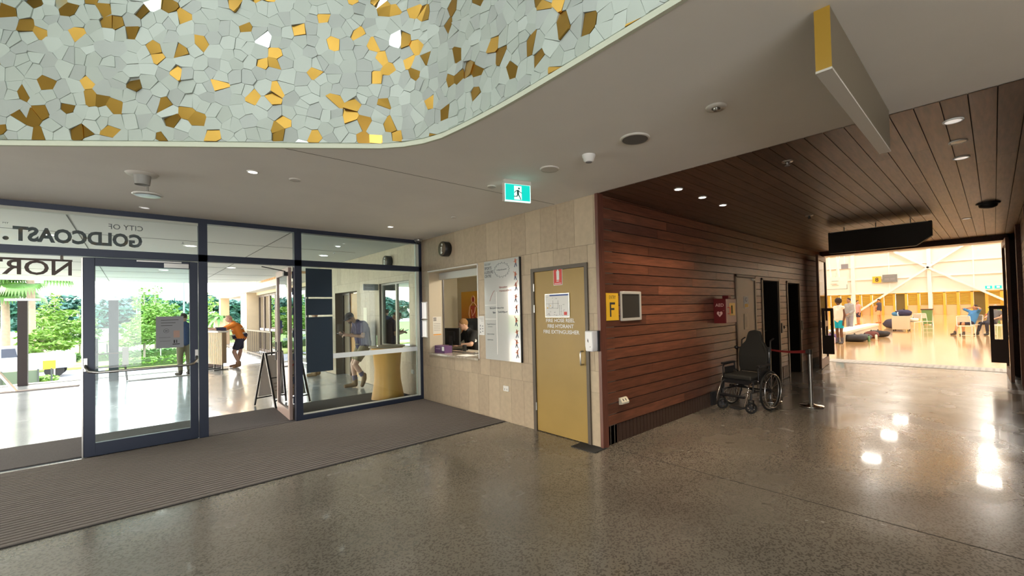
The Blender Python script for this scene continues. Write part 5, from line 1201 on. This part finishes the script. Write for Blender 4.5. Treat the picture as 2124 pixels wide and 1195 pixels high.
for k in range(8):
    y0 = 22.9-k*1.05; fr = MB().mat(M_bronze); fr.box(4.02,4.09,y0-.07,y0,.03,2.48).box(4.02,4.09,y0-1.0,y0-.93,.03,2.48).box(4.02,4.09,y0-.93,y0-.07,.03,.15).box(4.02,4.09,y0-.93,y0-.07,2.40,2.48); f_ = fr.build('folding_door', None, bd)
    MB().mat(MATS['reflective_glass']).box(4.05,4.055,y0-.93,y0-.07,.15,2.40).build('pane', None, f_); MB().mat(MATS['frosted_band']).box(4.045,4.05,y0-.93,y0-.07,.95,1.04).build('safety_strip', None, f_)
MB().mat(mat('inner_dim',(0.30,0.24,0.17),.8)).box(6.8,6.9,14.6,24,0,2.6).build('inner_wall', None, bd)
b = MB().mat(M_terr); b.box(3.3,8,17.3,32,-.2,-.004); struct(b.build('floor_wing', org=(5,20,-.2)))
MB().mat(mat('pier_timber',(0.55,0.36,0.20),.5)).box(3.55,3.95,30.6,31.2,-.0,2.62).build('far_pier', None, bd)
o = thing('planter', 'tan planter pedestal holding a fern near the building pier', 'planter', (3.35,29.6,0)); MB().mat(M_bst).box(3.15,3.6,29.3,29.8,0,1.50).build('pedestal', None, o)
fn_ = thing('fern', 'bright green fern on the tan planter pedestal', 'fern', (3.37,29.55,1.5)); rnd = random.Random(2)
b = MB().mat(mat('fern_leaf',(0.10,0.30,0.06),.6))
for k in range(46):
    a = rnd.uniform(0,2*PI); Lf = rnd.uniform(.5,.85); el = rnd.uniform(.2,1.1); p = Vector((3.37,29.55,1.5)); pr_ = None
    for i in range(7):
        t = i/6; q = p+Vector((math.cos(a)*Lf*t, math.sin(a)*Lf*t, Lf*(el*t-1.15*t*t))); wd = .085*math.sin(PI*min(1,t*.9+.1)); sd = Vector((-math.sin(a),math.cos(a),0))*wd
        if pr_: b.add([pr_[0]-pr_[1],pr_[0]+pr_[1],q+sd,q-sd], [(0,1,2,3)])
        pr_ = (q,sd)
b.build('fronds', None, fn_)
o = thing('balustrade', 'thin metal balustrade between pier and planter at terrace edge', 'railing', (2.9,25,0)); MB().mat(M_bronze).bar((3.45,17.6,.04),(3.45,17.6,1.0),.05,.05,(1,0,0)).bar((3.45,17.6,1.0),(3.45,29,1.0),.05,.05).bar((3.45,17.6,.1),(3.45,29,.1),.04,.04).build('rail', None, o)
b = MB().mat(M_bronze)
for k in range(60): b.box(3.44,3.455,17.7+k*.19,17.715+k*.19,-.004,1.0)
b.build('infill_bars', None, o)
# ================================================================ INSIDE THE GYM
def J_(x, y, yaw, H_, **k): return wj(stand(x, y, yaw, H_, **k))
person('person with afro hair, white singlet and turquoise shorts standing in the gym', J_(19.3,4.14,2.6,1.72,armL=((-.04,-.22,1.12),(.03,-.22,.86))), 1.72, (0.13,0.06,0.04), .018, shirt=(0.82,0.80,0.80), sleeve=0, shorts=(0.0,0.42,0.70), leglen=.75, shoes=(0.10,0.10,0.12), sock=(0.12,0.12,0.16), hair=(0.03,0.02,0.015), afro=.035, look=(-.8,.6,0), hands=True)
person('person in grey hooded tracksuit standing sideways in the gym', J_(24.6,4.85,2.6,1.78,armL=((.02,-.24,1.14),(.2,-.12,1.0)),armR=((.02,.24,1.14),(.2,.12,1.0))), 1.78, (0.35,0.19,0.12), .02, shirt=(0.33,0.35,0.38), sleeve=1.8, shorts=(0.27,0.27,0.33), leglen=1.9, shoes=(0.05,0.05,0.06), hair=(0.03,0.02,0.02), look=(-.8,.6,-.1))
person('person in white and dark red jersey, arm bent, beside the gym column', J_(34.2,6.25,2.3,1.66,armR=((-.05,.33,1.2),(.02,.18,1.38))), 1.66, (0.55,0.28,0.17), .022, shirt=(0.62,0.35,0.36), sleeve=.4, shorts=(0.04,0.03,0.07), leglen=.8, shoes=(0.6,0.2,0.06), hair=(0.05,0.03,0.02), look=(-.6,-.6,0))
person('person in dark grey top and orange shorts facing away in the gym', J_(38.4,5.77,1.2,1.74,armL=((.1,-.24,1.13),(.2,-.1,.95)),armR=((.1,.24,1.13),(.2,.1,.95))), 1.74, (0.60,0.27,0.12), .024, shirt=(0.07,0.06,0.09), sleeve=.35, shorts=(0.85,0.35,0.16), leglen=.85, shoes=(0.6,0.25,0.10), hair=(0.04,0.02,0.02), look=(-.3,.8,-.2))
# seated pair
def sit(x, y, yaw, arms, z=0):
    f = Vector((math.cos(yaw), math.sin(yaw), 0)); r = Vector((f.y,-f.x,0)); o = Vector((x,y,z)); P = lambda a,b_,c: o+f*a+r*b_+Vector((0,0,c))
    J = dict(pel=P(0,0,.56), ch=P(-.12,0,.86), nk=P(-.20,0,1.05), hd=P(-.20,0,1.21), shL=P(-.17,-.17,1.0), shR=P(-.17,.17,1.0), hipL=P(.02,-.10,.54), hipR=P(.02,.10,.54),
             knL=P(.42,-.12,.52), knR=P(.42,.12,.52), anL=P(.40,-.12,.10), anR=P(.55,.14,.10), toL=P(.56,-.13,.04), toR=P(.70,.15,.04))
    J['elL'],J['wrL'],J['elR'],J['wrR'] = P(*arms[0]),P(*arms[1]),P(*arms[2]),P(*arms[3]); return J
person('person in blue shirt seated in the gym with both arms raised behind head', sit(26.3,.75,2.3,((-.05,-.42,1.16),(-.22,-.12,1.20),(-.05,.42,1.16),(-.22,.12,1.20))), 1.78, (0.50,0.26,0.14), .02, shirt=(0.06,0.22,0.50), sleeve=.9, shorts=(0.03,0.03,0.06), leglen=.9, shoes=(0.10,0.08,0.07), hair=(0.03,0.02,0.015), look=(-.6,.7,.1))
person('bald person in dark grey shirt leaning back on a gym chair', sit(26.6,-.05+.15,2.5,((-.15,-.28,.80),(.1,-.2,.72),(-.15,.28,.80),(.1,.2,.72))), 1.75, (0.62,0.36,0.27), .02, shirt=(0.13,0.13,0.14), sleeve=.7, shorts=(0.04,0.04,0.06), leglen=1.85, shoes=(0.05,0.05,0.05), look=(-.8,.6,.1))
M_wt = mat('white_tube',(0.82,0.80,0.74),.4)
def gchair(x, y, rz, label):
    o = thing('gym_chair', label, 'chair', (0,0,0), group='white framed chairs in the gym')
    for sx in (-.22,.22):
        b = MB().mat(M_wt); b.tube([(sx,.22,.0),(sx,.20,.45),(sx,-.2,.45),(sx*.98,-.26,.84)], .014, 6); b.build('leg', None, o, world=False)
        b = MB().mat(M_wt); b.tube([(sx,-.24,0),(sx,-.18,.45)], .014, 6); b.build('leg', None, o, world=False)
    MB().mat(mat('chair_shell',(0.62,0.56,0.46),.5)).box(-.22,.22,-.20,.24,.45,.475).build('seat', None, o, world=False)
    MB().mat(MATS['chair_shell']).box(-.22,.22,-.27,-.25,.62,.84).build('backrest', None, o, world=False)
    b = MB().mat(M_wt); b.tube([(-.22,-.26,.84),(-.18,-.26,.87),(.18,-.26,.87),(.22,-.26,.84)], .014, 6).bar((-.22,.21,.1),(.22,.21,.1),.02,.02); b.build('frame', None, o, world=False)
    o.location = (x,y,0); o.rotation_euler = (0,0,rz); return o
c0 = gchair(26.35,.70,2.3-PI/2,'white framed chair under the person in blue shirt')
for x,y,rz,t in ((26.65,.07,2.5-PI/2,'white framed chair under the bald person'),(24.7,.85,1.9,'empty white framed chair nearest in the gym'),(25.6,-.15,.4,'empty white framed chair by right door leaf'),(28.9,2.95,1.0,'white framed chair with towels, beside the grey cabinet'),(29.6,2.55,2.2,'white framed chair in front of the green bin')):
    dup(c0, (x,y,0), rz, t)
def crate(nm, label, cat, x0,x1,y0,y1,z0,z1,col,bev=.02, extra=None):
    o = thing(nm, label, cat, ((x0+x1)/2,(y0+y1)/2,z0)); MB().mat(mat(nm+'_paint_%02d%02d' % (int(col[0]*99),int(col[2]*99)),col,.6)).box(x0,x1,y0,y1,z0,z1).build('body', None, o, bevel=bev)
    if extra: extra(o)
    return o
def castors(x0,x1,y0,y1):
    def f(o):
        for x in (x0+.06,x1-.06):
            for y in (y0+.06,y1-.06): MB().mat(M_rub).cyl((x,y-.02,.04),(x,y+.02,.04),.04,n=12).build('castor', None, o)
    return f
crate('rolling_cabinet','beige cabinet on castors in gym, bags on its top','cabinet',28.3,29.0,3.05,3.75,.09,.78,(0.62,0.54,0.42),.02,castors(28.3,29.0,3.05,3.75))
stg = thing('stage_platform', 'low white platform bench beside the standing people in the gym', 'platform', (24,4.6,0))
b = MB().mat(mat('platform_white',(0.78,0.76,0.70),.5)); b.prism([(20.3,4.15),(28.0,4.25),(28.0,4.72),(20.6,5.0)],'z',.30,.40).build('deck', None, stg)
b = MB().mat(mat('platform_side',(0.62,0.58,0.50),.6)); b.prism([(20.35,4.18),(27.95,4.28),(27.95,4.68),(20.65,4.95)],'z',.004,.30).build('skirt', None, stg)
rnd = random.Random(8)
def bag(label, x, y, sx, sy, sz, col, z=0.003, name='sports_bag', cat='bag'):
    o = thing(name, label, cat, (x,y,z)); b = MB().mat(mat('bag_cloth_%02d%02d' % (int(col[0]*99),int(col[2]*99)),col,.8)); vs = []; n_, m_ = 20, 10
    sd = rnd.random()*9
    for i in range(m_+1):
        a = PI*i/m_
        for k in range(n_):
            t = 2*PI*k/n_; q = 1+.18*noise.noise(Vector((math.cos(t)*2+sd,math.sin(t)*2,a*1.5)))
            vs.append((x+math.sin(a)**.7*math.cos(t)*sx*q, y+math.sin(a)**.7*math.sin(t)*sy*q, z+max(0,sz*.5+math.cos(a)*sz*.55*q)))
    b.add(vs, [(i*n_+k,(i+1)*n_+k,(i+1)*n_+(k+1)%n_,i*n_+(k+1)%n_) for i in range(m_) for k in range(n_)], True); b.build('bag_body', None, o)
    MB().mat(M_black).tube([(x-sx*.4,y,z+sz*.9),(x-sx*.2,y,z+sz*1.25),(x+sx*.2,y,z+sz*1.25),(x+sx*.4,y,z+sz*.9)], .012, 6).build('strap', None, o); return o
bag('large black bag lying nearest on the gym floor before the platform', 20.6,3.92,.28,.42,.26,(0.03,0.03,0.035))
bag('grey and black clothing heap on floor beside the platform', 21.8,3.80,.22,.26,.22,(0.10,0.10,0.11))
bag('dark bag with red patch in middle of the floor pile', 22.7,3.72,.22,.28,.28,(0.14,0.04,0.035))
bag('black bag farthest right in the pile on the gym floor', 23.6,3.62,.24,.42,.27,(0.03,0.028,0.035))
bag('purple bag on the floor just inside the gym opening', 19.7,4.55,.25,.30,.32,(0.14,0.07,0.22))
bag('dark round gear bag standing left of the rolling cabinet', 31.5,4.12,.22,.45,.50,(0.05,0.05,0.09))
bag('navy bag heaped on top of the rolling cabinet', 28.6,3.28,.25,.34,.30,(0.035,0.035,0.09),.785)
bag('blue bag with bottles at left end of the cabinet top', 28.6,3.62,.18,.16,.2,(0.07,0.22,0.42),.785)
bag('white towel bundle on chair next to the cabinet', 28.9,2.95,.22,.22,.18,(0.80,0.78,0.72),.48, name='towel_bundle', cat='towels')
def bottle(label, x, y, h, col, z=0.003):
    o = thing('drink_bottle', label, 'bottle', (x,y,z)); MB().mat(mat('bottle_%02d%02d'%(int(col[0]*99),int(col[1]*99)),col,.3)).lathe((x,y,z), [(0,0),(.04,0),(.042,.01),(.042,h*.72),(.02,h*.85)], 14).build('flask', None, o); MB().mat(M_black).cyl((x,y,z+h*.85),(x,y,z+h),.02,n=10).build('cap', None, o)
bottle('green drink bottle on the gym floor in front of the bags', 20.75,3.48,.26,(0.12,0.30,0.16)); bottle('white drink bottle on gym floor right of the green one', 21.6,3.38,.27,(0.75,0.72,0.65)); bottle('pale pink drink bottle beside the purple bag', 19.1,4.28,.30,(0.70,0.60,0.72)); bottle('pale blue bottle on the rolling cabinet', 28.45,3.5,.25,(0.55,0.68,0.80),.785)
def bin_(label, x, y, h=.95):
    o = thing('wheelie_bin', label, 'bin', (x,y,0)); b = MB().mat(mat('bin_green',(0.14,0.27,0.10),.5)); b.add([(x-.22,y-.2,.05),(x+.22,y-.2,.05),(x+.22,y+.2,.05),(x-.22,y+.2,.05),(x-.28,y-.26,h),(x+.28,y-.26,h),(x+.28,y+.26,h),(x-.28,y+.26,h)],[(0,3,2,1),(4,5,6,7),(0,1,5,4),(1,2,6,5),(2,3,7,6),(3,0,4,7)]); b.build('tub', None, o)
    MB().mat(mat('bin_lid',(0.10,0.05,0.04),.5)).box(x-.30,x+.30,y-.29,y+.29,h,h+.06).build('lid', None, o)
    for yy in (-.2,.2): MB().mat(M_rub).cyl((x+.22,y+yy-.02,.08),(x+.22,y+yy+.02,.08),.08,n=14).build('wheel', None, o)
bin_('green bin with dark lid next to chairs by the gym column', 36.2,3.0); bin_('green bin with dark lid near the gym opening right side', 37.8,.0,1.0)
o = thing('folding_table', 'pale folding table with red edged cloth in the gym', 'table', (31.5,-.2,0)); MB().mat(mat('red_edge',(0.45,0.06,0.05),.5)).box(31.0,31.9,-.8,.35,.74,.78).build('table_top', None, o)
for x in (31.1,31.8):
    for y in (-.7,.25): MB().mat(M_wt).cyl((x,y,.0),(x,y,.74),.02,n=8).build('leg', None, o)
# basketball backboard hung from the roof
bb = thing('basketball_hoop', 'white basketball backboard hanging on long poles in the gym', 'basketball hoop', (42,9.0,2.6))
MB().mat(mat('pale_board_glass',(0.80,0.84,0.82),.2)).box(42,42.04,8.35,10.05,2.62,3.65).build('backboard', None, bb)
b = MB().mat(mat('board_line',(0.30,0.36,0.34),.5)); b.box(41.98,42,8.35,8.40,2.62,3.0).box(41.98,42,10.0,10.05,2.62,3.0).box(41.98,42,8.35,10.05,2.62,2.66).box(41.98,42,8.95,9.45,2.95,2.98).box(41.98,42,8.95,9.45,3.3,3.33).build('markings', None, bb)
b = MB().mat(mat('orange_ring',(0.7,0.2,0.05),.5)); b.tube([(41.6+.23*math.cos(a*PI/10),9.2+.23*math.sin(a*PI/10),3.05) for a in range(20)],.012,6,closed=True).bar((41.83,9.2,3.05),(42,9.2,3.05),.05,.02).build('ring', None, bb)
b = MB().mat(MATS['white_steel']); b.bar((42.1,8.9,3.5),(42.6,9.6,11.2),.10,.10).bar((42.1,9.5,3.5),(42.6,10.1,11.2),.10,.10).bar((42.2,9.2,3.7),(44.2,8.2,11.2),.06,.06).build('hanging_poles', None, bb)
b = MB().mat(mat('shot_clock',(0.22,0.22,0.26),.5)); b.box(43,43.1,8.45,8.95,4.35,4.75); b.mat(MATS['white_steel']).bar((43.05,8.7,4.75),(43.3,8.8,11.1),.05,.05); o = b.build('shot_clock'); tag(o, 'small dark shot clock hanging above the basketball backboard', 'clock')
# number 8, scoreboard, exit signs
o = thing('court_number', 'yellow square sign with number 8 on the far gym wall', 'sign', (59.8,9.1,3.5)); MB().mat(M_yel).box(59.82,59.87,8.72,9.50,3.62,4.32).build('plate', None, o); b = MB(); txt('8', (59.81,9.1,3.73), AX, Z1, .46, .30, .02, mb=b, align='c', mt=M_ink).build('numeral', None, o)
o = thing('scoreboard', 'grey rectangular scoreboard beside the number 8 on far gym wall', 'scoreboard', (59.7,7.9,3.6)); MB().mat(mat('score_grey',(0.20,0.21,0.22),.5)).box(59.7,59.85,7.30,8.58,3.62,4.45).build('panel', None, o); b = MB().mat(MATS['grey_print']).box(59.69,59.7,7.5,8.4,4.25,4.32).box(59.69,59.7,7.5,7.9,3.85,4.05).box(59.69,59.7,8.0,8.4,3.85,4.05).build('digits', None, o)
for k,(y,t) in enumerate(((.35,'left'),(-.3,'right'))):
    o = thing('exit_sign', 'small green exit sign on the far gym wall, %s one of two' % t, 'exit sign', (59.8,y,2.5)); MB().mat(Mex).box(59.75,59.85,y-.24,y+.24,2.52,2.80).build('lit_face', None, o); MB().mat(Mew).box(59.74,59.75,y-.1,y+.1,2.58,2.74).build('symbol', None, o)
# ================================================================ GROUNDS BEYOND THE TERRACE, 1.5 m LOWER
GZ = -1.5
M_grass = mat('sports_grass',(0.13,0.27,0.05),.95,var=.12,vscale=.15); M_bed = mat('garden_bed',(0.30,0.36,0.10),.95,var=.3,vscale=1.2); M_road = mat('pale_road',(0.26,0.28,0.32),.8,var=.05,vscale=.5)
struct(bx('ground_1', -160, 200, 46, 340, GZ-.3, GZ, M_grass, org=(0,50,GZ-.3))); struct(bx('ground_2', -60, 60, 17.3, 46, GZ-.3, GZ-.01, M_road, org=(0,20,GZ-.3)))
for k in range(2): pass
struct(bx('terrace_retaining_wall', -9, 3.3, 17.2, 17.32, GZ, -.006, mat('retaining',(0.5,0.48,0.45),.8)))
bpy.data.objects['terrace_retaining_wall'].name = 'wall_retaining'
struct(bx('ground_3', -12, 3.2, 40.0, 46.0, GZ, GZ+.12, M_bed, org=(0,42,GZ))); struct(bx('ground_4', -1.2, 2.4, 35.8, 38.5, GZ, GZ+.12, M_bed, org=(0,37,GZ)))
struct(bx('ground_5', -9, -3.0, 19.5, 33.5, GZ, GZ+.10, M_bed, org=(-5,25,GZ)))
M_leaf = [mat('bright_leaf',(0.15,0.29,0.04),.55,var=.35,vscale=2.5), mat('mid_leaf',(0.08,0.19,0.04),.55,var=.35,vscale=2.5), mat('hazy_leaf',(0.05,0.15,0.12),.6,var=.35,vscale=.5)]  # the last leaf colour has bluish distance haze mixed in
def leaf_cloud(b, blobs, n, size, rnd):
    tot = sum(r[3]*r[4]*r[5] for r in blobs)
    for (x,y,z,rx,ry,rz) in blobs:
        for _ in range(int(n*rx*ry*rz/tot)):
            v = Vector((rnd.gauss(0,1),rnd.gauss(0,1),rnd.gauss(0,1))).normalized()*rnd.uniform(.55,1.0)
            p = Vector((x+v.x*rx,y+v.y*ry,z+v.z*rz)); a = Vector((rnd.uniform(-1,1),rnd.uniform(-1,1),rnd.uniform(-.5,.5))).normalized()*size*rnd.uniform(.6,1.3); c = a.cross(Vector((rnd.uniform(-1,1),rnd.uniform(-1,1),rnd.uniform(-1,1)))).normalized()*size*.38
            b.add([p-a,p+c,p+a,p-c],[(0,1,2,3)])
def tree(label, x, y, h, spread, n=2200, leaf=.16, mt=0, gz=GZ, trunk=.06, seed=1, layered=True, group=None, base=.30):
    rnd = random.Random(seed); o = thing('tree', label, 'tree', (x,y,gz), group=group)
    b = MB().mat(mat('tree_bark',(0.36,0.30,0.24),.9)); b.tube([(x,y,gz),(x+.04*h*.2,y,gz+h*.3),(x,y+.02,gz+h*.6),(x+.02,y,gz+h*.9)], [trunk,trunk*.8,trunk*.55,trunk*.15], 8)
    blobs = []
    K = 9 if layered else 6
    for k in range(K):
        t = k/(K-1); zz = gz+h*(base+(.95-base)*t); rr = spread*(1-.72*t)*rnd.uniform(.75,1.1)
        for q in range(3 if t < .7 else 1):
            a = rnd.uniform(0,2*PI); d_ = rr*rnd.uniform(.35,.75) if t < .95 else 0; cx, cy = x+math.cos(a)*d_, y+math.sin(a)*d_
            blobs.append((cx,cy,zz,rr*.55,rr*.55,h*.055 if layered else h*.14)); b.tube([(x,y,zz-h*.12),(cx,cy,zz)], [trunk*.35,trunk*.12], 5)
    b.build('trunk', None, o); c = MB().mat(M_leaf[mt]); leaf_cloud(c, blobs, n, leaf, rnd); c.build('crown', None, o, fixn=False); return o
tree('young layered green tree in the lawn bed, left of the notice on the glass door', .50,39.6,5.2,2.0,3200,.15,0,seed=3)
tree('second young tree standing directly behind the paper notice', 1.25,47.5,5.6,3.1,3000,.18,0,seed=5)
tree('thin pale tree behind the glass door, crown above the others', 1.55,55,6.6,1.3,700,.16,1,seed=8)
tree('small young tree with low crown just above the white vehicle', -4.05,41.0,3.3,1.5,2200,.14,0,seed=11,base=.35)
tree('young tree with wide bright crown behind the black T post', -4.3,49.5,5.2,2.6,4200,.16,0,seed=13,base=.28)
tree('darker young tree beside the palm trunks', -3.2,52.5,4.2,1.8,1800,.15,1,seed=17,base=.35)
tree('bright tree seen through open glass door leaf', 4.6,50.0,5.5,2.6,3000,.17,0,seed=19,base=.2)
def palm(label, x, y, h, seed, R_=2.2):
    rnd = random.Random(seed); o = thing('palm_tree', label, 'palm tree', (x,y,GZ))
    MB().mat(mat('palm_bark',(0.34,0.26,0.20),.9,var=.1,vscale=6)).tube([(x,y,GZ),(x+.03,y,GZ+h*.5),(x,y,GZ+h)], [.24,.20,.17], 12).build('trunk', None, o)
    b = MB().mat(mat('palm_leaf',(0.08,0.20,0.035),.5,var=.3,vscale=1.5)); top = Vector((x,y,GZ+h))
    for k in range(34):
        a = rnd.uniform(0,2*PI); el = rnd.uniform(-.5,1.25); d = Vector((math.cos(a)*math.cos(el),math.sin(a)*math.cos(el),math.sin(el))); L1 = R_*rnd.uniform(.45,.6); c = top+d*L1+Vector((0,0,-.05)); b.bar(top,c,.03,.02)
        sdv = d.cross(Vector((0,0,1))).normalized(); upv = sdv.cross(d)
        for j in range(19):
            t = (j-9)/9*1.45; q = d*math.cos(t)+sdv*math.sin(t); e1 = c+q*R_*.33; e2 = e1+(q*.25+Vector((0,0,-.9)))*R_*.22; wv = q.cross(upv).normalized()*.085
            b.add([c,e1-wv,e2,e1+wv],[(0,1,2,3)])
    b.build('fronds', None, o, fixn=False)
palm('tall fan palm with pale trunk farthest from the glass doors', -6.0,44.8,5.6,1,2.3); palm('fan palm directly behind the black T post', -4.75,43.2,6.0,2,2.4)
def hedge(label, x0,x1,y0,y1,h,n,mt,seed):
    rnd = random.Random(seed); o = thing('hedge', label, 'hedge', ((x0+x1)/2,(y0+y1)/2,GZ+.12)); b = MB().mat(M_leaf[mt]); blobs = []; x = x0
    while x < x1: blobs.append((x+.3,(y0+y1)/2,GZ+.12+h*.5,.42,(y1-y0)/2,h*.55)); x += .45
    leaf_cloud(b, blobs, n, .11, rnd); b.build('foliage', None, o, fixn=False)
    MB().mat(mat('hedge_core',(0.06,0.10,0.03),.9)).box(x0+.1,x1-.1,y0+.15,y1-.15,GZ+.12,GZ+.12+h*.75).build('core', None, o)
hedge('clipped green hedge beneath the young tree, farther row', -2.4,3.0,44.0,45.2,.62,2600,1,1); hedge('low yellow green hedge on the kerb island, nearer row', -.9,2.2,36.4,37.6,.55,2200,0,2); hedge('clipped hedge behind the white vehicle', -6.5,-3.0,45.0,46.0,.65,2200,1,3); hedge('low planting at the terrace foot by the yellow sign', -6,-3.1,31.0,32.2,.35,1600,0,4)
# white vehicle
vh = thing('utility_vehicle', 'white utility vehicle parked below the terrace beside the garden bed', 'car', (-4.4,36.4,GZ))
Mv = mat('white_vehicle_paint',(0.50,0.54,0.62),.3)
b = MB().mat(Mv); b.prism([(-6.6,GZ+.45),(-6.6,GZ+1.15),(-5.9,GZ+1.2),(-5.4,GZ+1.75),(-4.3,GZ+1.78),(-4.15,GZ+1.1),(-2.4,GZ+1.1),(-2.4,GZ+.5)],'y',35.6,37.3); b.build('body', None, vh, bevel=.04)
b = MB().mat(mat('vehicle_glass',(0.04,0.05,0.08),.1)); b.prism([(-5.75,GZ+1.22),(-5.35,GZ+1.68),(-4.95,GZ+1.68),(-4.95,GZ+1.22)],'y',35.585,37.315).prism([(-4.88,GZ+1.22),(-4.88,GZ+1.68),(-4.42,GZ+1.68),(-4.35,GZ+1.22)],'y',35.585,37.315).build('windows', None, vh)
for x in (-5.9,-3.1):
    for y in (35.65,37.05): MB().mat(M_rub).cyl((x,y,GZ+.36),(x,y+.22,GZ+.36),.36,n=20).build('wheel', None, vh)
MB().mat(M_white).box(-4.1,-2.45,35.65,37.25,GZ+1.1,GZ+1.3).build('tray_sides', None, vh)
# signs, fence, poles
o = thing('yellow_sign', 'small yellow parking sign on a short post below the terrace', 'sign', (-3.17,34.6,GZ)); MB().mat(mat('bright_yellow',(0.90,0.50,0.02),.5)).box(-3.40,-2.95,34.6,34.63,GZ+.55,GZ+1.0).build('plate', None, o); MB().mat(M_steel).cyl((-3.0,34.65,GZ),(-3.0,34.65,GZ+.9),.03).build('post', None, o)
o = thing('yellow_sign', 'yellow sign strip just under the paper notice, beyond hedge', 'sign', (1.95,42.0,GZ)); MB().mat(MATS['bright_yellow']).box(1.35,2.35,42.0,42.03,GZ+1.1,GZ+1.35).build('plate', None, o)
for x in (1.4,2.3): MB().mat(M_steel).cyl((x,42.05,GZ),(x,42.05,GZ+1.2),.03).build('post', None, o)
o = thing('field_sign', 'small white and green sign on the field fence', 'sign', (.20,48.75,GZ)); MB().mat(M_paper).box(.02,.40,48.70,48.73,GZ+.35,GZ+1.15).build('plate', None, o); MB().mat(mat('sign_green',(0.03,0.2,0.12),.5)).box(.02,.40,48.69,48.70,GZ+.98,GZ+1.15).build('header', None, o)
o = thing('fence_banner', 'pale blue advertising banner on the field fence', 'banner', (-3.9,48.75,GZ)); MB().mat(mat('pale_blue_banner',(0.60,0.70,0.80),.6)).box(-4.5,-3.3,48.70,48.72,GZ+.25,GZ+.85).build('sheet', None, o); MB().mat(mat('banner_text',(0.25,0.28,0.3),.6)).box(-4.0,-3.4,48.69,48.70,GZ+.3,GZ+.38).box(-4.3,-3.5,48.69,48.70,GZ+.7,GZ+.75).build('printing', None, o)
fe = thing('field_fence', 'dark wire fence with posts along the edge of the sports field', 'fence', (0,48.85,GZ)); Mf = mat('fence_black',(0.05,0.06,0.06),.6)
MB().mat(Mf).bar((-12,48.85,GZ+1.28),(9,48.85,GZ+1.28),.05,.05).bar((-12,48.85,GZ+.12),(9,48.85,GZ+.12),.04,.04).bar((-12,48.85,GZ+.6),(9,48.85,GZ+.6),.02,.02).build('rails', None, fe)
for k in range(11): MB().mat(Mf).cyl((-12+k*2.1,48.85,GZ),(-12+k*2.1,48.85,GZ+1.35),.04,n=8).build('post', None, fe)
bf = thing('bin_enclosure', 'low dark mesh barrier beside the yellow sign', 'barrier', (-3.7,30.5,GZ)); MB().mat(Mf).box(-4.2,-4.15,30.4,30.5,GZ,GZ+.9).box(-3.15,-3.1,30.4,30.5,GZ,GZ+.9).box(-2.75,-2.7,30.4,30.5,GZ,GZ+.9).build('posts', None, bf); MB().mat(mat('barrier_mesh',(0.10,0.13,0.10),.8)).box(-4.15,-3.15,30.44,30.46,GZ+.1,GZ+.85).build('mesh_panel', None, bf)
o = thing('light_pole', 'tall grey light pole with a short arm beyond the field', 'light pole', (5.6,87,GZ)); MB().mat(mat('pole_grey',(0.20,0.22,0.24),.5)).cyl((5.6,87,GZ),(5.6,87,GZ+8.6),.14,.10,n=10).build('pole', None, o); MB().mat(MATS['pole_grey']).bar((5.6,87,GZ+8.6),(3.9,87,GZ+8.7),.15,.12).build('arm', None, o)
o = thing('flag_pole', 'very thin tall pole rising above the tree line', 'pole', (.53,130,GZ)); MB().mat(MATS['pole_grey']).cyl((.53,130,GZ),(.53,130,GZ+15.5),.12,.08,n=8).build('pole', None, o)
o = thing('field_boards', 'long pale row of boards at far edge of the sports field', 'barrier', (0,133,GZ)); MB().mat(mat('pale_boards',(0.62,0.62,0.68),.6)).box(-60,8,133,133.2,GZ,GZ+1.1).build('boards', None, o)
o = thing('distant_van', 'pale van parked far off beyond the counter', 'van', (20,150,GZ)); MB().mat(mat('pale_van',(0.70,0.76,0.84),.4)).box(16.5,21.5,150,152,GZ+.4,GZ+3.2).build('body', None, o, bevel=.2); MB().mat(MATS['vehicle_glass']).box(17.2,20.8,149.97,150,GZ+2.0,GZ+2.8).build('windows', None, o)
# tree line: two source trees, copied
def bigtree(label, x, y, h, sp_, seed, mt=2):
    rnd = random.Random(seed); o = thing('tree', label, 'tree', (x,y,GZ), group='dark trees along the far side of the sports field')
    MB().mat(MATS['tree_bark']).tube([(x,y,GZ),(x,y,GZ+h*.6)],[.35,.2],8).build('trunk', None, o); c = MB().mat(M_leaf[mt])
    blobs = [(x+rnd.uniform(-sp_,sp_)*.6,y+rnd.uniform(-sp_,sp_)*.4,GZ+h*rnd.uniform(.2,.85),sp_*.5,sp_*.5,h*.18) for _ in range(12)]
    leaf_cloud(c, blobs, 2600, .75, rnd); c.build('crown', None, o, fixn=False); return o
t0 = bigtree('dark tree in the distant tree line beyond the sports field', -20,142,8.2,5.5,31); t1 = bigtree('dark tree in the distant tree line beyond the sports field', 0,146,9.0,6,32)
rnd = random.Random(44)
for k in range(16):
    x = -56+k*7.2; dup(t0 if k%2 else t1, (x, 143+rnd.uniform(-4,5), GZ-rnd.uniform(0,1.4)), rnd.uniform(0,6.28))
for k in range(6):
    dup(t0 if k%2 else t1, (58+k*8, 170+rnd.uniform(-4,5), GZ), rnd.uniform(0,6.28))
